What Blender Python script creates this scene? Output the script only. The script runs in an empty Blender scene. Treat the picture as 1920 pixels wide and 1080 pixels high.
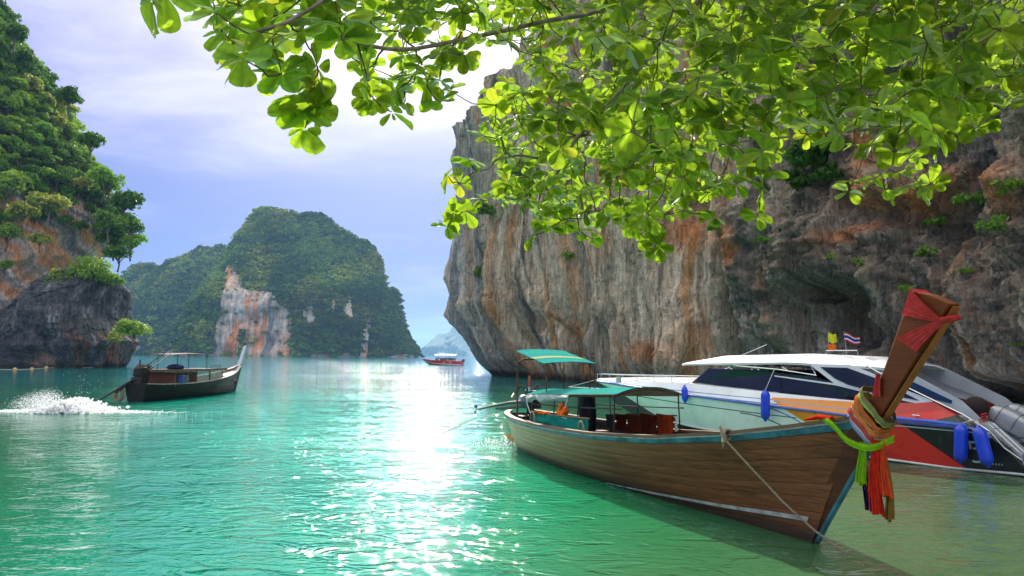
import bpy, math, random
import numpy as np
from mathutils import Vector, Matrix

random.seed(7)
RNG = np.random.default_rng(7)
SC = bpy.context.scene
COL = SC.collection

# ------------------------------------------------------------------ camera
F_PX, EYE = 1371.0, 2.2
PITCH = math.atan(127.5 / F_PX)
ROLL = math.atan(0.008)
CF = np.array([0, math.cos(PITCH), math.sin(PITCH)])
CU0 = np.array([0, -math.sin(PITCH), math.cos(PITCH)])
CX = np.array([1.0, 0, 0])
CR = math.cos(ROLL) * CX + math.sin(ROLL) * CU0
CU = -math.sin(ROLL) * CX + math.cos(ROLL) * CU0
CO = np.array([0, 0, EYE])
cam_d = bpy.data.cameras.new('camera')
cam = bpy.data.objects.new('camera', cam_d)
COL.objects.link(cam)
cam_d.sensor_width = 36.0
cam_d.lens = 36.0 * F_PX / 1920.0
cam_d.clip_start = 0.05
cam_d.clip_end = 20000
M = Matrix.Identity(4)
for i in range(3):
    M[i][0], M[i][1], M[i][2], M[i][3] = CR[i], CU[i], -CF[i], CO[i]
cam.matrix_world = M
SC.camera = cam


def at(px, py, Y):
    """point of the place seen at this spot of the photograph, Y metres ahead"""
    d = CF + CR * (px - 960) / F_PX + CU * (540 - py) / F_PX
    return CO + d * (Y / d[1])


def project(P):
    V = P - CO
    w = np.maximum(V @ CF, 1e-3)
    return 960 + F_PX * (V @ CR) / w, 540 - F_PX * (V @ CU) / w


# ------------------------------------------------------------------ light
SUN_AZ, SUN_EL = math.radians(-7.5), math.radians(32.5)   # azimuth from +Y towards +X
sdir = Vector((math.sin(SUN_AZ) * math.cos(SUN_EL), math.cos(SUN_AZ) * math.cos(SUN_EL), math.sin(SUN_EL)))
sun_d = bpy.data.lights.new('sun', 'SUN')
sun_d.energy = 4.6
sun_d.angle = math.radians(0.55)
sun_d.color = (1.0, 0.93, 0.8)
sun = bpy.data.objects.new('sun', sun_d)
COL.objects.link(sun)
sun.rotation_euler = sdir.to_track_quat('Z', 'Y').to_euler()

SC.view_settings.view_transform = 'Standard'
SC.view_settings.look = 'None'
SC.view_settings.gamma = 1
SC.view_settings.use_curve_mapping = False
SC.view_settings.exposure = 0.74
SC.render.engine = 'CYCLES'
SC.cycles.max_bounces = 8
SC.cycles.transparent_max_bounces = 16
SC.cycles.sample_clamp_indirect = 6
SC.cycles.use_denoising = True

world = bpy.data.worlds.new('World')
SC.world = world
world.use_nodes = True
WN = world.node_tree
WN.nodes.clear()


class NT:
    """small node-tree writer"""
    def __init__(s, tree):
        s.t = tree

    def n(s, kind, **kw):
        nd = s.t.nodes.new(kind)
        for k, v in kw.items():
            setattr(nd, k, v)
        return nd

    def put(s, sock, v):
        if v is None:
            return
        if hasattr(v, 'is_linked'):
            s.t.links.new(v, sock)
        elif isinstance(v, (tuple, list)) and len(v) == 3 and sock.type == 'RGBA':
            sock.default_value = (*v, 1)
        else:
            sock.default_value = v

    def math(s, op, a, b=None, c=None, clamp=False):
        nd = s.n('ShaderNodeMath', operation=op, use_clamp=clamp)
        for i, v in enumerate((a, b, c)):
            s.put(nd.inputs[i], v)
        return nd.outputs[0]

    def vmath(s, op, a, b=None):
        nd = s.n('ShaderNodeVectorMath', operation=op)
        s.put(nd.inputs[0], a)
        if b is not None:
            s.put(nd.inputs[1], b)
        return nd.outputs['Value'] if op in ('DOT_PRODUCT', 'LENGTH') else nd.outputs[0]

    def mix(s, f, a, b, mode='MIX'):
        nd = s.n('ShaderNodeMix', data_type='RGBA', blend_type=mode)
        s.put(nd.inputs[0], f)
        s.put(nd.inputs[6], a)
        s.put(nd.inputs[7], b)
        return nd.outputs[2]

    def noise(s, vec, scale=5, detail=4, rough=0.55, dist=0.0, lac=2.0):
        nd = s.n('ShaderNodeTexNoise')
        s.put(nd.inputs['Vector'], vec)
        nd.inputs['Scale'].default_value = scale
        nd.inputs['Detail'].default_value = detail
        nd.inputs['Roughness'].default_value = rough
        nd.inputs['Distortion'].default_value = dist
        nd.inputs['Lacunarity'].default_value = lac
        return nd.outputs['Fac']

    def mapping(s, vec, scale=(1, 1, 1), rot=(0, 0, 0), loc=(0, 0, 0)):
        nd = s.n('ShaderNodeMapping')
        s.put(nd.inputs[0], vec)
        nd.inputs['Location'].default_value = loc
        nd.inputs['Rotation'].default_value = rot
        nd.inputs['Scale'].default_value = scale
        return nd.outputs[0]

    def ramp(s, f, stops):
        nd = s.n('ShaderNodeValToRGB')
        s.put(nd.inputs[0], f)
        el = nd.color_ramp.elements
        while len(el) < len(stops):
            el.new(0.5)
        for e, (p, c) in zip(el, stops):
            e.position = p
            e.color = (*c, 1) if isinstance(c, tuple) else (c, c, c, 1)
        return nd.outputs[0]

    def step(s, x, lo, hi):
        nd = s.n('ShaderNodeMapRange', interpolation_type='SMOOTHSTEP')
        s.put(nd.inputs[0], x)
        nd.inputs[1].default_value = lo
        nd.inputs[2].default_value = hi
        return nd.outputs[0]

    def sep(s, v):
        nd = s.n('ShaderNodeSeparateXYZ')
        s.put(nd.inputs[0], v)
        return nd.outputs

    def bump(s, h, strength=0.3, dist=0.05, normal=None):
        nd = s.n('ShaderNodeBump')
        s.put(nd.inputs['Height'], h)
        nd.inputs['Strength'].default_value = strength
        nd.inputs['Distance'].default_value = dist
        if normal:
            s.put(nd.inputs['Normal'], normal)
        return nd.outputs[0]


# sky: Nishita under a veil of thin cloud that thickens towards the zenith
w = NT(WN)
sky = w.n('ShaderNodeTexSky', sky_type='NISHITA', sun_disc=False)
sky.sun_elevation = SUN_EL
sky.sun_rotation = SUN_AZ
sky.air_density = 1.3
sky.dust_density = 0.6
sky.ozone_density = 3.0
geo = w.n('ShaderNodeNewGeometry')
dirv = w.vmath('SCALE', geo.outputs['Incoming'])
WN.nodes[-1].inputs['Scale'].default_value = -1.0
dx, dy, dz = w.sep(dirv)
zc = w.math('MAXIMUM', dz, 0.0)
inv = w.math('DIVIDE', 1.0, w.math('ADD', zc, 0.16))
cmb = w.n('ShaderNodeCombineXYZ')
w.put(cmb.inputs[0], w.math('MULTIPLY', dx, inv))
w.put(cmb.inputs[1], w.math('MULTIPLY', dy, inv))
cmb.inputs[2].default_value = 3.1
cp = w.mapping(cmb.outputs[0], scale=(0.8, 1.5, 1), rot=(0, 0, 0.35))
n1 = w.noise(cp, 1.1, 7, 0.55, 0.6)
n2 = w.noise(w.mapping(cp, loc=(7, 3, 1)), 3.0, 5, 0.6, 0.3)
cl = w.math('ADD', w.math('MULTIPLY', n1, 0.8), w.math('MULTIPLY', n2, 0.25))
low = w.math('SUBTRACT', 1.0, w.step(zc, 0.0, 0.14))          # pale band over the horizon
high = w.step(zc, 0.19, 0.42)                                    # high veil
cov = w.math('ADD', cl, w.math('ADD', w.math('MULTIPLY', low, 0.25), w.math('MULTIPLY', high, 0.5)))
cov = w.step(cov, 0.46, 0.96)
cloudcol = w.mix(w.step(n2, 0.35, 0.7), (2.5, 2.55, 5.0), (3.7, 3.8, 5.9))
cloudcol = w.mix(w.step(zc, 0.40, 0.72), cloudcol, (10.5, 10.2, 9.5))
skyc = w.mix(1.0, sky.outputs[0], (0.62, 0.80, 1.25), 'MULTIPLY')
skyc = w.mix(0.88, skyc, (0.42, 0.66, 3.2))
col = w.mix(cov, skyc, cloudcol)
sund = w.math('MAXIMUM', w.vmath('DOT_PRODUCT', dirv, tuple(sdir)), 0.0)
glow = w.math('ADD', w.math('MULTIPLY', w.math('POWER', sund, 9.0), 0.45), w.math('MULTIPLY', w.math('POWER', sund, 60.0), 1.6))
col = w.mix(1.0, col, w.mix(w.math('MINIMUM', glow, 1.0), (0, 0, 0), (7.0, 6.2, 4.8)), 'ADD')
bg = w.n('ShaderNodeBackground')
w.put(bg.inputs[0], col)
bg.inputs[1].default_value = 0.1
w.put(w.n('ShaderNodeOutputWorld').inputs[0], bg.outputs[0])


# ------------------------------------------------------------------ helpers
def tag(o, label=None, cat=None, group=None, kind=None):
    if label: o['label'] = label
    if cat: o['category'] = cat
    if group: o['group'] = group
    if kind: o['kind'] = kind
    return o


def empty(name, label=None, cat=None, group=None, loc=(0, 0, 0), rotz=0.0):
    o = bpy.data.objects.new(name, None)
    COL.objects.link(o)
    o.location = loc
    o.rotation_euler = (0, 0, rotz)
    o.empty_display_size = 0.3
    return tag(o, label, cat, group)


def mesh(name, V, Fc, mat, parent=None, smooth=True, cols=None, uv=None):
    """V (n,3), Fc list or (m,k) array of faces"""
    me = bpy.data.meshes.new(name)
    V = np.asarray(V, dtype=np.float32)
    if isinstance(Fc, np.ndarray):
        m, k = Fc.shape
        me.vertices.add(len(V)); me.vertices.foreach_set('co', V.ravel())
        me.loops.add(m * k); me.loops.foreach_set('vertex_index', Fc.astype(np.int32).ravel())
        me.polygons.add(m)
        me.polygons.foreach_set('loop_start', np.arange(0, m * k, k, dtype=np.int32))
        me.polygons.foreach_set('loop_total', np.full(m, k, dtype=np.int32))
        me.update(calc_edges=True)
    else:
        me.from_pydata([tuple(map(float, v)) for v in V], [], [tuple(int(i) for i in f) for f in Fc])
    if cols is not None:
        a = me.color_attributes.new('tint', 'FLOAT_COLOR', 'POINT')
        c = np.ones((len(V), 4), dtype=np.float32)
        c[:, :cols.shape[1]] = cols
        a.data.foreach_set('color', c.ravel())
    if smooth:
        me.polygons.foreach_set('use_smooth', np.ones(len(me.polygons), dtype=bool))
    for mm in (mat if isinstance(mat, (list, tuple)) else [mat]):
        me.materials.append(mm)
    o = bpy.data.objects.new(name, me)
    COL.objects.link(o)
    if parent is not None:
        o.parent = parent
    return o


def grid_faces(nu, nv, wrap_u=False):
    iu = np.arange(nu if wrap_u else nu - 1)
    iv = np.arange(nv - 1)
    a, b = np.meshgrid(iu, iv, indexing='ij')
    a2 = (a + 1) % nu
    return np.stack([a * nv + b, a2 * nv + b, a2 * nv + b + 1, a * nv + b + 1], -1).reshape(-1, 4)


class B:
    """collects simple shapes into one mesh"""
    def __init__(s):
        s.v, s.f = [], []

    def add(s, V, Fc):
        k = len(s.v)
        s.v += [tuple(map(float, p)) for p in V]
        s.f += [tuple(int(i) + k for i in f) for f in Fc]
        return s

    def box(s, c, size, rot=None):
        x, y, z = [q / 2 for q in size]
        P = np.array([(-x, -y, -z), (x, -y, -z), (x, y, -z), (-x, y, -z), (-x, -y, z), (x, -y, z), (x, y, z), (-x, y, z)])
        if rot is not None:
            P = P @ np.array(rot).T
        return s.add(P + np.array(c), [(0, 3, 2, 1), (4, 5, 6, 7), (0, 1, 5, 4), (1, 2, 6, 5), (2, 3, 7, 6), (3, 0, 4, 7)])

    def tube(s, pts, r, n=6, cap=True, sx=1.0):
        P = np.array(pts, float)
        R = np.full(len(P), r) if np.isscalar(r) else np.array(r, float)
        T = np.gradient(P, axis=0)
        T /= np.linalg.norm(T, axis=1)[:, None] + 1e-9
        up = np.array([0, 0, 1.0]) if abs(T[0][2]) < 0.9 else np.array([1.0, 0, 0])
        V = []
        for p, t, rr in zip(P, T, R):
            a = np.cross(t, up); a /= np.linalg.norm(a) + 1e-9
            b = np.cross(a, t)
            up = b
            for k in range(n):
                q = 2 * math.pi * k / n
                V.append(p + a * rr * math.cos(q) * sx + b * rr * math.sin(q))
        Fc = []
        for i in range(len(P) - 1):
            for k in range(n):
                k2 = (k + 1) % n
                Fc.append((i * n + k, i * n + k2, (i + 1) * n + k2, (i + 1) * n + k))
        if cap:
            Fc.append(tuple(range(n - 1, -1, -1)))
            Fc.append(tuple((len(P) - 1) * n + k for k in range(n)))
        return s.add(V, Fc)

    def lathe(s, prof, c=(0, 0, 0), n=16, ax=None):
        V = []
        for r, z in prof:
            for k in range(n):
                q = 2 * math.pi * k / n
                V.append((r * math.cos(q), r * math.sin(q), z))
        V = np.array(V)
        if ax is not None:
            V = V @ np.array(Vector(ax).to_track_quat('Z', 'Y').to_matrix()).T
        Fc = [(i * n + k, i * n + (k + 1) % n, (i + 1) * n + (k + 1) % n, (i + 1) * n + k) for i in range(len(prof) - 1) for k in range(n)]
        return s.add(V + np.array(c), Fc)

    def sheet(s, G, thick=0.0):
        """G (nu,nv,3) point grid, optional thickness downward along normals"""
        nu, nv = G.shape[:2]
        Fc = grid_faces(nu, nv)
        if thick == 0:
            return s.add(G.reshape(-1, 3), Fc)
        du = np.gradient(G, axis=0); dv = np.gradient(G, axis=1)
        N = np.cross(du, dv); N /= np.linalg.norm(N, axis=2)[..., None] + 1e-9
        A = G.reshape(-1, 3); Bk = (G - N * thick).reshape(-1, 3)
        n = nu * nv
        Fs = list(map(tuple, Fc)) + [tuple(i + n for i in f[::-1]) for f in Fc]
        ring = [i * nv for i in range(nu)] + [(nu - 1) * nv + j for j in range(1, nv)] + [i * nv + nv - 1 for i in range(nu - 2, -1, -1)] + [j for j in range(nv - 2, 0, -1)]
        for a, b in zip(ring, ring[1:] + ring[:1]):
            Fs.append((a, b, b + n, a + n))
        return s.add(np.vstack([A, Bk]), Fs)

    def prism(s, poly, w0, w1):
        """poly of (l,z) extruded between w0 and w1; local frame (l,w,z)"""
        n = len(poly)
        V = [(l, w0, z) for l, z in poly] + [(l, w1, z) for l, z in poly]
        return s.add(V, [tuple(range(n)), tuple(range(2 * n - 1, n - 1, -1))] + [(i, i + n, (i + 1) % n + n, (i + 1) % n) for i in range(n)])

    def out(s, name, mat, parent=None, smooth=False):
        return mesh(name, np.array(s.v), s.f, mat, parent, smooth)


def cr_spline(pts, n):
    """Catmull-Rom through pts, n samples at even arc length"""
    P = np.array(pts, float)
    P = np.vstack([2 * P[0] - P[1], P, 2 * P[-1] - P[-2]])
    out = []
    for i in range(1, len(P) - 2):
        t = np.linspace(0, 1, 24, endpoint=False)[:, None]
        a, b, c, d = P[i - 1], P[i], P[i + 1], P[i + 2]
        out.append(0.5 * (2 * b + (c - a) * t + (2 * a - 5 * b + 4 * c - d) * t ** 2 + (3 * b - a - 3 * c + d) * t ** 3))
    Q = np.vstack(out + [P[-2][None]])
    L = np.concatenate([[0], np.cumsum(np.linalg.norm(np.diff(Q, axis=0), axis=1))])
    s = np.linspace(0, L[-1], n)
    return np.stack([np.interp(s, L, Q[:, k]) for k in range(P.shape[1])], 1), s


# numpy value noise ----------------------------------------------------
def _h(ix, iy, iz, seed):
    h = (ix.astype(np.int64) * 374761393 + iy.astype(np.int64) * 668265263 + iz.astype(np.int64) * 2147483647 + seed * 1274126177) & 0xffffffff
    h = ((h ^ (h >> 13)) * 1274126177) & 0xffffffff
    h = (h ^ (h >> 16)) & 0xffffff
    return h / 8388607.5 - 1.0


def vn(x, y, z=0.0, seed=0):
    x = np.asarray(x, float); y = np.asarray(y, float) + 0 * x; z = np.asarray(z, float) + 0 * x
    ix, iy, iz = np.floor(x), np.floor(y), np.floor(z)
    fx, fy, fz = x - ix, y - iy, z - iz
    fx, fy, fz = [q * q * q * (q * (q * 6 - 15) + 10) for q in (fx, fy, fz)]
    r = 0
    for a in (0, 1):
        for b in (0, 1):
            for c in (0, 1):
                wgt = (fx if a else 1 - fx) * (fy if b else 1 - fy) * (fz if c else 1 - fz)
                r = r + wgt * _h(ix + a, iy + b, iz + c, seed)
    return r


def fbm(x, y, z=0.0, o=4, seed=0, gain=0.5):
    r, a, t = 0, 1.0, 0
    for k in range(o):
        f = 2.03 ** k
        r = r + a * vn(np.asarray(x) * f, np.asarray(y) * f, np.asarray(z) * f, seed + k * 17)
        t += a
        a *= gain
    return r / t


def ridge(x, y, z=0.0, o=2, seed=0):
    r, a, t = 0, 1.0, 0
    for k in range(o):
        f = 2.1 ** k
        r = r + a * (1 - 2 * np.abs(vn(np.asarray(x) * f, np.asarray(y) * f, np.asarray(z) * f, seed + k * 31)))
        t += a
        a *= 0.5
    return r / t


def sstep(x, a, b):
    t = np.clip((x - a) / (b - a), 0, 1)
    return t * t * (3 - 2 * t)


def lerp3(c, m, col):
    return c * (1 - m[..., None]) + np.array(col) * m[..., None]


# ------------------------------------------------------------------ materials
MATS = {}


def mat(name, color, rough=0.6, metal=0.0, spec=0.5, noise=0.12, nscale=6.0, bump=0.0, bscale=40.0, stretch=None, coat=0.0):
    if name in MATS:
        return MATS[name]
    m = bpy.data.materials.new(name)
    m.use_nodes = True
    t = NT(m.node_tree)
    bs = m.node_tree.nodes['Principled BSDF']
    tc = t.n('ShaderNodeTexCoord').outputs['Object']
    if stretch:
        tc = t.mapping(tc, scale=stretch)
    n = t.noise(tc, nscale, 5, 0.6)
    k = t.ramp(n, [(0.3, 1 - noise * 2), (0.7, 1 + noise)])
    t.put(bs.inputs['Base Color'], t.mix(1.0, color, k, 'MULTIPLY'))
    bs.inputs['Roughness'].default_value = rough
    t.put(bs.inputs['Roughness'], t.math('ADD', rough - 0.08, t.math('MULTIPLY', n, 0.16)))
    bs.inputs['Metallic'].default_value = metal
    bs.inputs['Specular IOR Level'].default_value = spec
    bs.inputs['Coat Weight'].default_value = coat
    bs.inputs['Coat Roughness'].default_value = 0.12
    if bump:
        t.put(bs.inputs['Normal'], t.bump(t.noise(tc, bscale, 4, 0.6), bump, 0.01))
    MATS[name] = m
    return m


def cloth(name, color, trans=0.35, stripe=None):
    m = bpy.data.materials.new(name)
    m.use_nodes = True
    nt = m.node_tree
    nt.nodes.clear()
    t = NT(nt)
    tc = t.n('ShaderNodeTexCoord').outputs['Object']
    n = t.noise(tc, 14, 4, 0.6)
    c = t.mix(1.0, color, t.ramp(n, [(0.3, 0.72), (0.7, 1.1)]), 'MULTIPLY')
    if stripe:
        x = t.sep(tc)[0]
        band = t.math('LESS_THAN', t.math('ABSOLUTE', t.math('SUBTRACT', x, stripe[0])), stripe[1])
        c = t.mix(band, c, stripe[2])
    d = t.n('ShaderNodeBsdfDiffuse'); t.put(d.inputs[0], c)
    tr = t.n('ShaderNodeBsdfTranslucent'); t.put(tr.inputs[0], c)
    mx = t.n('ShaderNodeMixShader'); mx.inputs[0].default_value = trans
    t.put(mx.inputs[1], d.outputs[0]); t.put(mx.inputs[2], tr.outputs[0])
    bmp = t.bump(t.noise(tc, 60, 3, 0.6), 0.3, 0.01)
    t.put(d.inputs['Normal'], bmp)
    t.put(t.n('ShaderNodeOutputMaterial').inputs[0], mx.outputs[0])
    return m


def rock_mat(name, bscale=1.0, strength=0.8, var=0.35):
    """stone whose colour comes from the stains stored on the mesh"""
    m = bpy.data.materials.new(name)
    m.use_nodes = True
    t = NT(m.node_tree)
    bs = m.node_tree.nodes['Principled BSDF']
    at_ = t.n('ShaderNodeAttribute', attribute_name='tint').outputs['Color']
    tc = t.n('ShaderNodeTexCoord').outputs['Object']
    v = t.mapping(tc, scale=(1, 1, 0.25))
    n1 = t.noise(v, 2.2 * bscale, 8, 0.68, 0.4)
    n2 = t.noise(tc, 7 * bscale, 7, 0.7)
    n3 = t.noise(t.mapping(tc, scale=(1, 1, 0.1)), 5 * bscale, 6, 0.65, 0.3)
    k = t.ramp(n1, [(0.28, 1 - var), (0.5, 1.0), (0.72, 1 + var)])
    k2 = t.ramp(n2, [(0.3, 1 - var), (0.5, 1.0), (0.75, 1 + var * 0.8)])
    k3 = t.ramp(n3, [(0.34, 1 - var * 1.1), (0.48, 1.0), (0.66, 1 + var * 0.9)])
    c = t.mix(1.0, t.mix(1.0, t.mix(1.0, at_, k, 'MULTIPLY'), k2, 'MULTIPLY'), k3, 'MULTIPLY')
    vo = t.n('ShaderNodeTexVoronoi', feature='DISTANCE_TO_EDGE')
    wn = t.n('ShaderNodeTexNoise'); t.put(wn.inputs['Vector'], tc); wn.inputs['Scale'].default_value = 1.1 * bscale; wn.inputs['Detail'].default_value = 4
    wob = t.vmath('ADD', t.mapping(tc, scale=(1, 1, 0.30)), t.vmath('MULTIPLY', wn.outputs['Color'], (1.3 / bscale,) * 3))
    t.put(vo.inputs['Vector'], wob); vo.inputs['Scale'].default_value = 0.75 * bscale
    crack = t.math('MULTIPLY', t.math('SUBTRACT', 1.0, t.step(vo.outputs['Distance'], 0.004, 0.035)), t.step(n1, 0.44, 0.58))
    c = t.mix(t.math('MULTIPLY', crack, 0.55), c, (0.035, 0.03, 0.025))
    t.put(bs.inputs['Base Color'], c)
    bs.inputs['Roughness'].default_value = 0.85
    bs.inputs['Specular IOR Level'].default_value = 0.25
    h = t.math('ADD', t.math('ADD', t.math('MULTIPLY', n1, 0.7), t.math('MULTIPLY', n3, 0.8)), t.math('SUBTRACT', t.math('MULTIPLY', n2, 0.4), t.math('MULTIPLY', crack, 0.35)))
    t.put(bs.inputs['Normal'], t.bump(h, strength, 0.35 / bscale))
    return m


def leaf_mat(name, front, back, rnd=0.25, trans=0.45, rough=0.5, veins=False):
    m = bpy.data.materials.new(name)
    m.use_nodes = True
    nt = m.node_tree
    nt.nodes.clear()
    t = NT(nt)
    tc = t.n('ShaderNodeTexCoord').outputs['Object']
    oi = t.n('ShaderNodeObjectInfo').outputs['Random']
    g = t.n('ShaderNodeNewGeometry')
    n = t.noise(g.outputs['Position'], 0.9, 3, 0.6)
    f = t.math('ADD', t.math('MULTIPLY', oi, 0.5), t.math('MULTIPLY', n, 0.6))
    isl = g.outputs['Random Per Island']
    f = t.math('ADD', f, t.math('MULTIPLY', isl, 0.35))
    k = t.ramp(f, [(0.2, 1 - rnd), (1.2 if False else 1.0, 1 + rnd)])
    d = t.n('ShaderNodeBsdfDiffuse')
    dcol = t.mix(1.0, front, k, 'MULTIPLY')
    tcol = t.mix(1.0, back, k, 'MULTIPLY')
    if veins:
        va = t.n('ShaderNodeAttribute', attribute_name='tint').outputs['Color']
        dcol = t.mix(1.0, dcol, va, 'MULTIPLY')
        tcol = t.mix(1.0, tcol, va, 'MULTIPLY')
    if veins:                                                      # a few leaves are old: yellow, or browned in spots
        old = t.step(isl if False else t.math('ADD', t.math('MULTIPLY', oi, 0.5), t.math('MULTIPLY', isl, 0.5)), 0.46, 0.50)
        old = t.math('MULTIPLY', old, t.math('LESS_THAN', t.math('ADD', t.math('MULTIPLY', oi, 0.5), t.math('MULTIPLY', isl, 0.5)), 0.495))
        spot = t.step(t.noise(g.outputs['Position'], 42, 3, 0.6), 0.66, 0.72)
        dcol = t.mix(t.math('MULTIPLY', old, 0.6), dcol, (0.22, 0.17, 0.03))
        tcol = t.mix(t.math('MULTIPLY', old, 0.6), tcol, (0.62, 0.48, 0.04))
        dcol = t.mix(t.math('MULTIPLY', spot, 0.7), dcol, (0.07, 0.035, 0.015))
        tcol = t.mix(t.math('MULTIPLY', spot, 0.7), tcol, (0.16, 0.08, 0.02))
    t.put(d.inputs[0], dcol)
    tr = t.n('ShaderNodeBsdfTranslucent')
    t.put(tr.inputs[0], tcol)
    mx = t.n('ShaderNodeMixShader'); mx.inputs[0].default_value = trans
    t.put(mx.inputs[1], d.outputs[0]); t.put(mx.inputs[2], tr.outputs[0])
    gl = t.n('ShaderNodeBsdfGlossy'); gl.inputs['Roughness'].default_value = rough
    gl.inputs['Color'].default_value = (1, 1, 1, 1)
    fr = t.n('ShaderNodeFresnel'); fr.inputs[0].default_value = 1.35
    m2 = t.n('ShaderNodeMixShader')
    t.put(m2.inputs[0], t.math('MULTIPLY', fr.outputs[0], 0.22))
    t.put(m2.inputs[1], mx.outputs[0]); t.put(m2.inputs[2], gl.outputs[0])
    t.put(t.n('ShaderNodeOutputMaterial').inputs[0], m2.outputs[0])
    return m


# ------------------------------------------------------------------ haze
b = B().box((0, 3700, 128), (12500, 10500, 262))
hz = b.out('haze', None)
hz.data.materials.clear()
hm = bpy.data.materials.new('haze_air')
hm.use_nodes = True
hm.node_tree.nodes.clear()
t = NT(hm.node_tree)
pv = t.n('ShaderNodeVolumePrincipled')
pv.inputs['Color'].default_value = (0.30, 0.62, 1.0, 1)
pv.inputs['Density'].default_value = 0.00013
pv.inputs['Anisotropy'].default_value = 0.3
t.put(t.n('ShaderNodeOutputMaterial').inputs['Volume'], pv.outputs[0])
hz.data.materials.append(hm)
tag(hz, kind='stuff')
hz['label'] = 'thin blue sea haze filling the bay'
# ------------------------------------------------------------------ water and sand
def water_material():
    m = bpy.data.materials.new('sea_water')
    m.use_nodes = True
    nt = m.node_tree
    nt.nodes.clear()
    t = NT(nt)
    pos = t.n('ShaderNodeNewGeometry').outputs['Position']
    x, y, z = t.sep(pos)
    q = t.math('SUBTRACT', t.math('MULTIPLY', x, 0.75), t.math('MULTIPLY', t.math('SUBTRACT', y, 9.0), 0.4))
    wob = t.math('MULTIPLY', t.math('SUBTRACT', t.noise(pos, 0.18, 4, 0.6), 0.5), 3.0)
    q = t.math('ADD', q, wob)
    shallow = t.step(q, -1.0, 4.5)
    y2 = t.math('ADD', y, t.math('MULTIPLY', wob, 2.5))
    far = t.step(y2, 16.0, 75.0)
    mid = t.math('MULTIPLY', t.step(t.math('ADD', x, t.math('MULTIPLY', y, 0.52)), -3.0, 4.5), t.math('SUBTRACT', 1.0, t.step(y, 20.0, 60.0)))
    near_c = t.mix(mid, (0.001, 0.135, 0.062), (0.006, 0.34, 0.245))  # reflections painted in: dark headland on the left, bright sky in the middle
    c = t.mix(far, near_c, (0.001, 0.120, 0.135))
    east = t.math('MULTIPLY', t.step(x, -2.5, 2.0), t.math('SUBTRACT', 1.0, t.step(y, 18.0, 60.0)))
    c = t.mix(east, c, (0.008, 0.235, 0.090))
    c = t.mix(shallow, c, (0.095, 0.215, 0.095))
    patch = t.noise(pos, 0.35, 5, 0.6)
    c = t.mix(1.0, c, t.ramp(patch, [(0.3, 0.82), (0.7, 1.15)]), 'MULTIPLY')
    dif = t.n('ShaderNodeBsdfDiffuse')
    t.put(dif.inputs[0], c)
    tra = t.n('ShaderNodeBsdfTransparent')
    tra.inputs[0].default_value = (0.80, 0.95, 0.82, 1)
    body = t.n('ShaderNodeMixShader')
    t.put(body.inputs[0], t.math('MULTIPLY', shallow, 0.55))
    t.put(body.inputs[1], dif.outputs[0]); t.put(body.inputs[2], tra.outputs[0])
    # ripples: three sizes, crests a little longer across the wind than along it
    wv = t.mapping(pos, scale=(0.62, 1.0, 1.0), rot=(0, 0, math.radians(12)))
    a = t.noise(wv, 0.55, 2, 0.5, 0.6)
    b_ = t.noise(wv, 2.1, 3, 0.55, 0.9)
    c_ = t.noise(wv, 6.5, 3, 0.6, 0.7)
    calm = t.math('SUBTRACT', 1.0, t.math('MULTIPLY', t.math('MAXIMUM', shallow, east), 0.62))
    gust = t.step(t.noise(t.mapping(pos, scale=(0.35, 1, 1)), 0.09, 4, 0.6), 0.32, 0.68)
    lee = t.math('SUBTRACT', 1.0, t.math('MULTIPLY', t.step(t.math('ADD', x, t.math('MULTIPLY', y, 0.52)), 2.5, -3.0), 0.72))
    calm = t.math('MULTIPLY', calm, lee)
    amp = t.math('MULTIPLY', calm, t.math('ADD', 0.55, t.math('MULTIPLY', gust, 0.75)))
    crest = t.math('POWER', t.math('SUBTRACT', 1.0, t.math('ABSOLUTE', t.math('SUBTRACT', t.math('MULTIPLY', b_, 2.0), 1.0))), 2.0)
    h = t.math('ADD', t.math('MULTIPLY', a, 0.22), t.math('ADD', t.math('MULTIPLY', crest, 0.105), t.math('MULTIPLY', c_, 0.085)))
    h = t.math('ADD', h, t.math('MULTIPLY', b_, 0.16))
    h = t.math('MULTIPLY', t.math('MULTIPLY', h, amp), t.math('SUBTRACT', 1.0, t.math('MULTIPLY', t.step(y, 25.0, 140.0), 0.10)))
    nrm = t.bump(h, 1.0, 0.38)
    gl = t.n('ShaderNodeBsdfGlossy', distribution='BECKMANN')
    gl.inputs['Color'].default_value = (1, 1, 1, 1)
    t.put(gl.inputs['Roughness'], t.math('ADD', 0.055, t.math('MULTIPLY', t.step(y, 8.0, 120.0), 0.015)))
    t.put(gl.inputs['Normal'], nrm)
    fr = t.n('ShaderNodeFresnel'); fr.inputs[0].default_value = 1.35
    t.put(fr.inputs['Normal'], nrm)
    mx = t.n('ShaderNodeMixShader')
    t.put(mx.inputs[0], fr.outputs[0]); t.put(mx.inputs[1], body.outputs[0]); t.put(mx.inputs[2], gl.outputs[0])
    t.put(t.n('ShaderNodeOutputMaterial').inputs[0], mx.outputs[0])
    return m


xs = np.concatenate([[-5900, -1500, -400], np.linspace(-120, 120, 25), [400, 1500, 5900]])
ys = np.concatenate([[-1400, -300, -60], np.linspace(-20, 260, 29), [600, 1500, 3000, 8700]])
gx, gy = np.meshgrid(xs, ys, indexing='ij')
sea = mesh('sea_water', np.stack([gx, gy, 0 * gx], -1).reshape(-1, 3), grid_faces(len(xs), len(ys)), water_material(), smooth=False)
tag(sea, 'rippled emerald and turquoise sea water of the lagoon', kind='structure')

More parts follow.
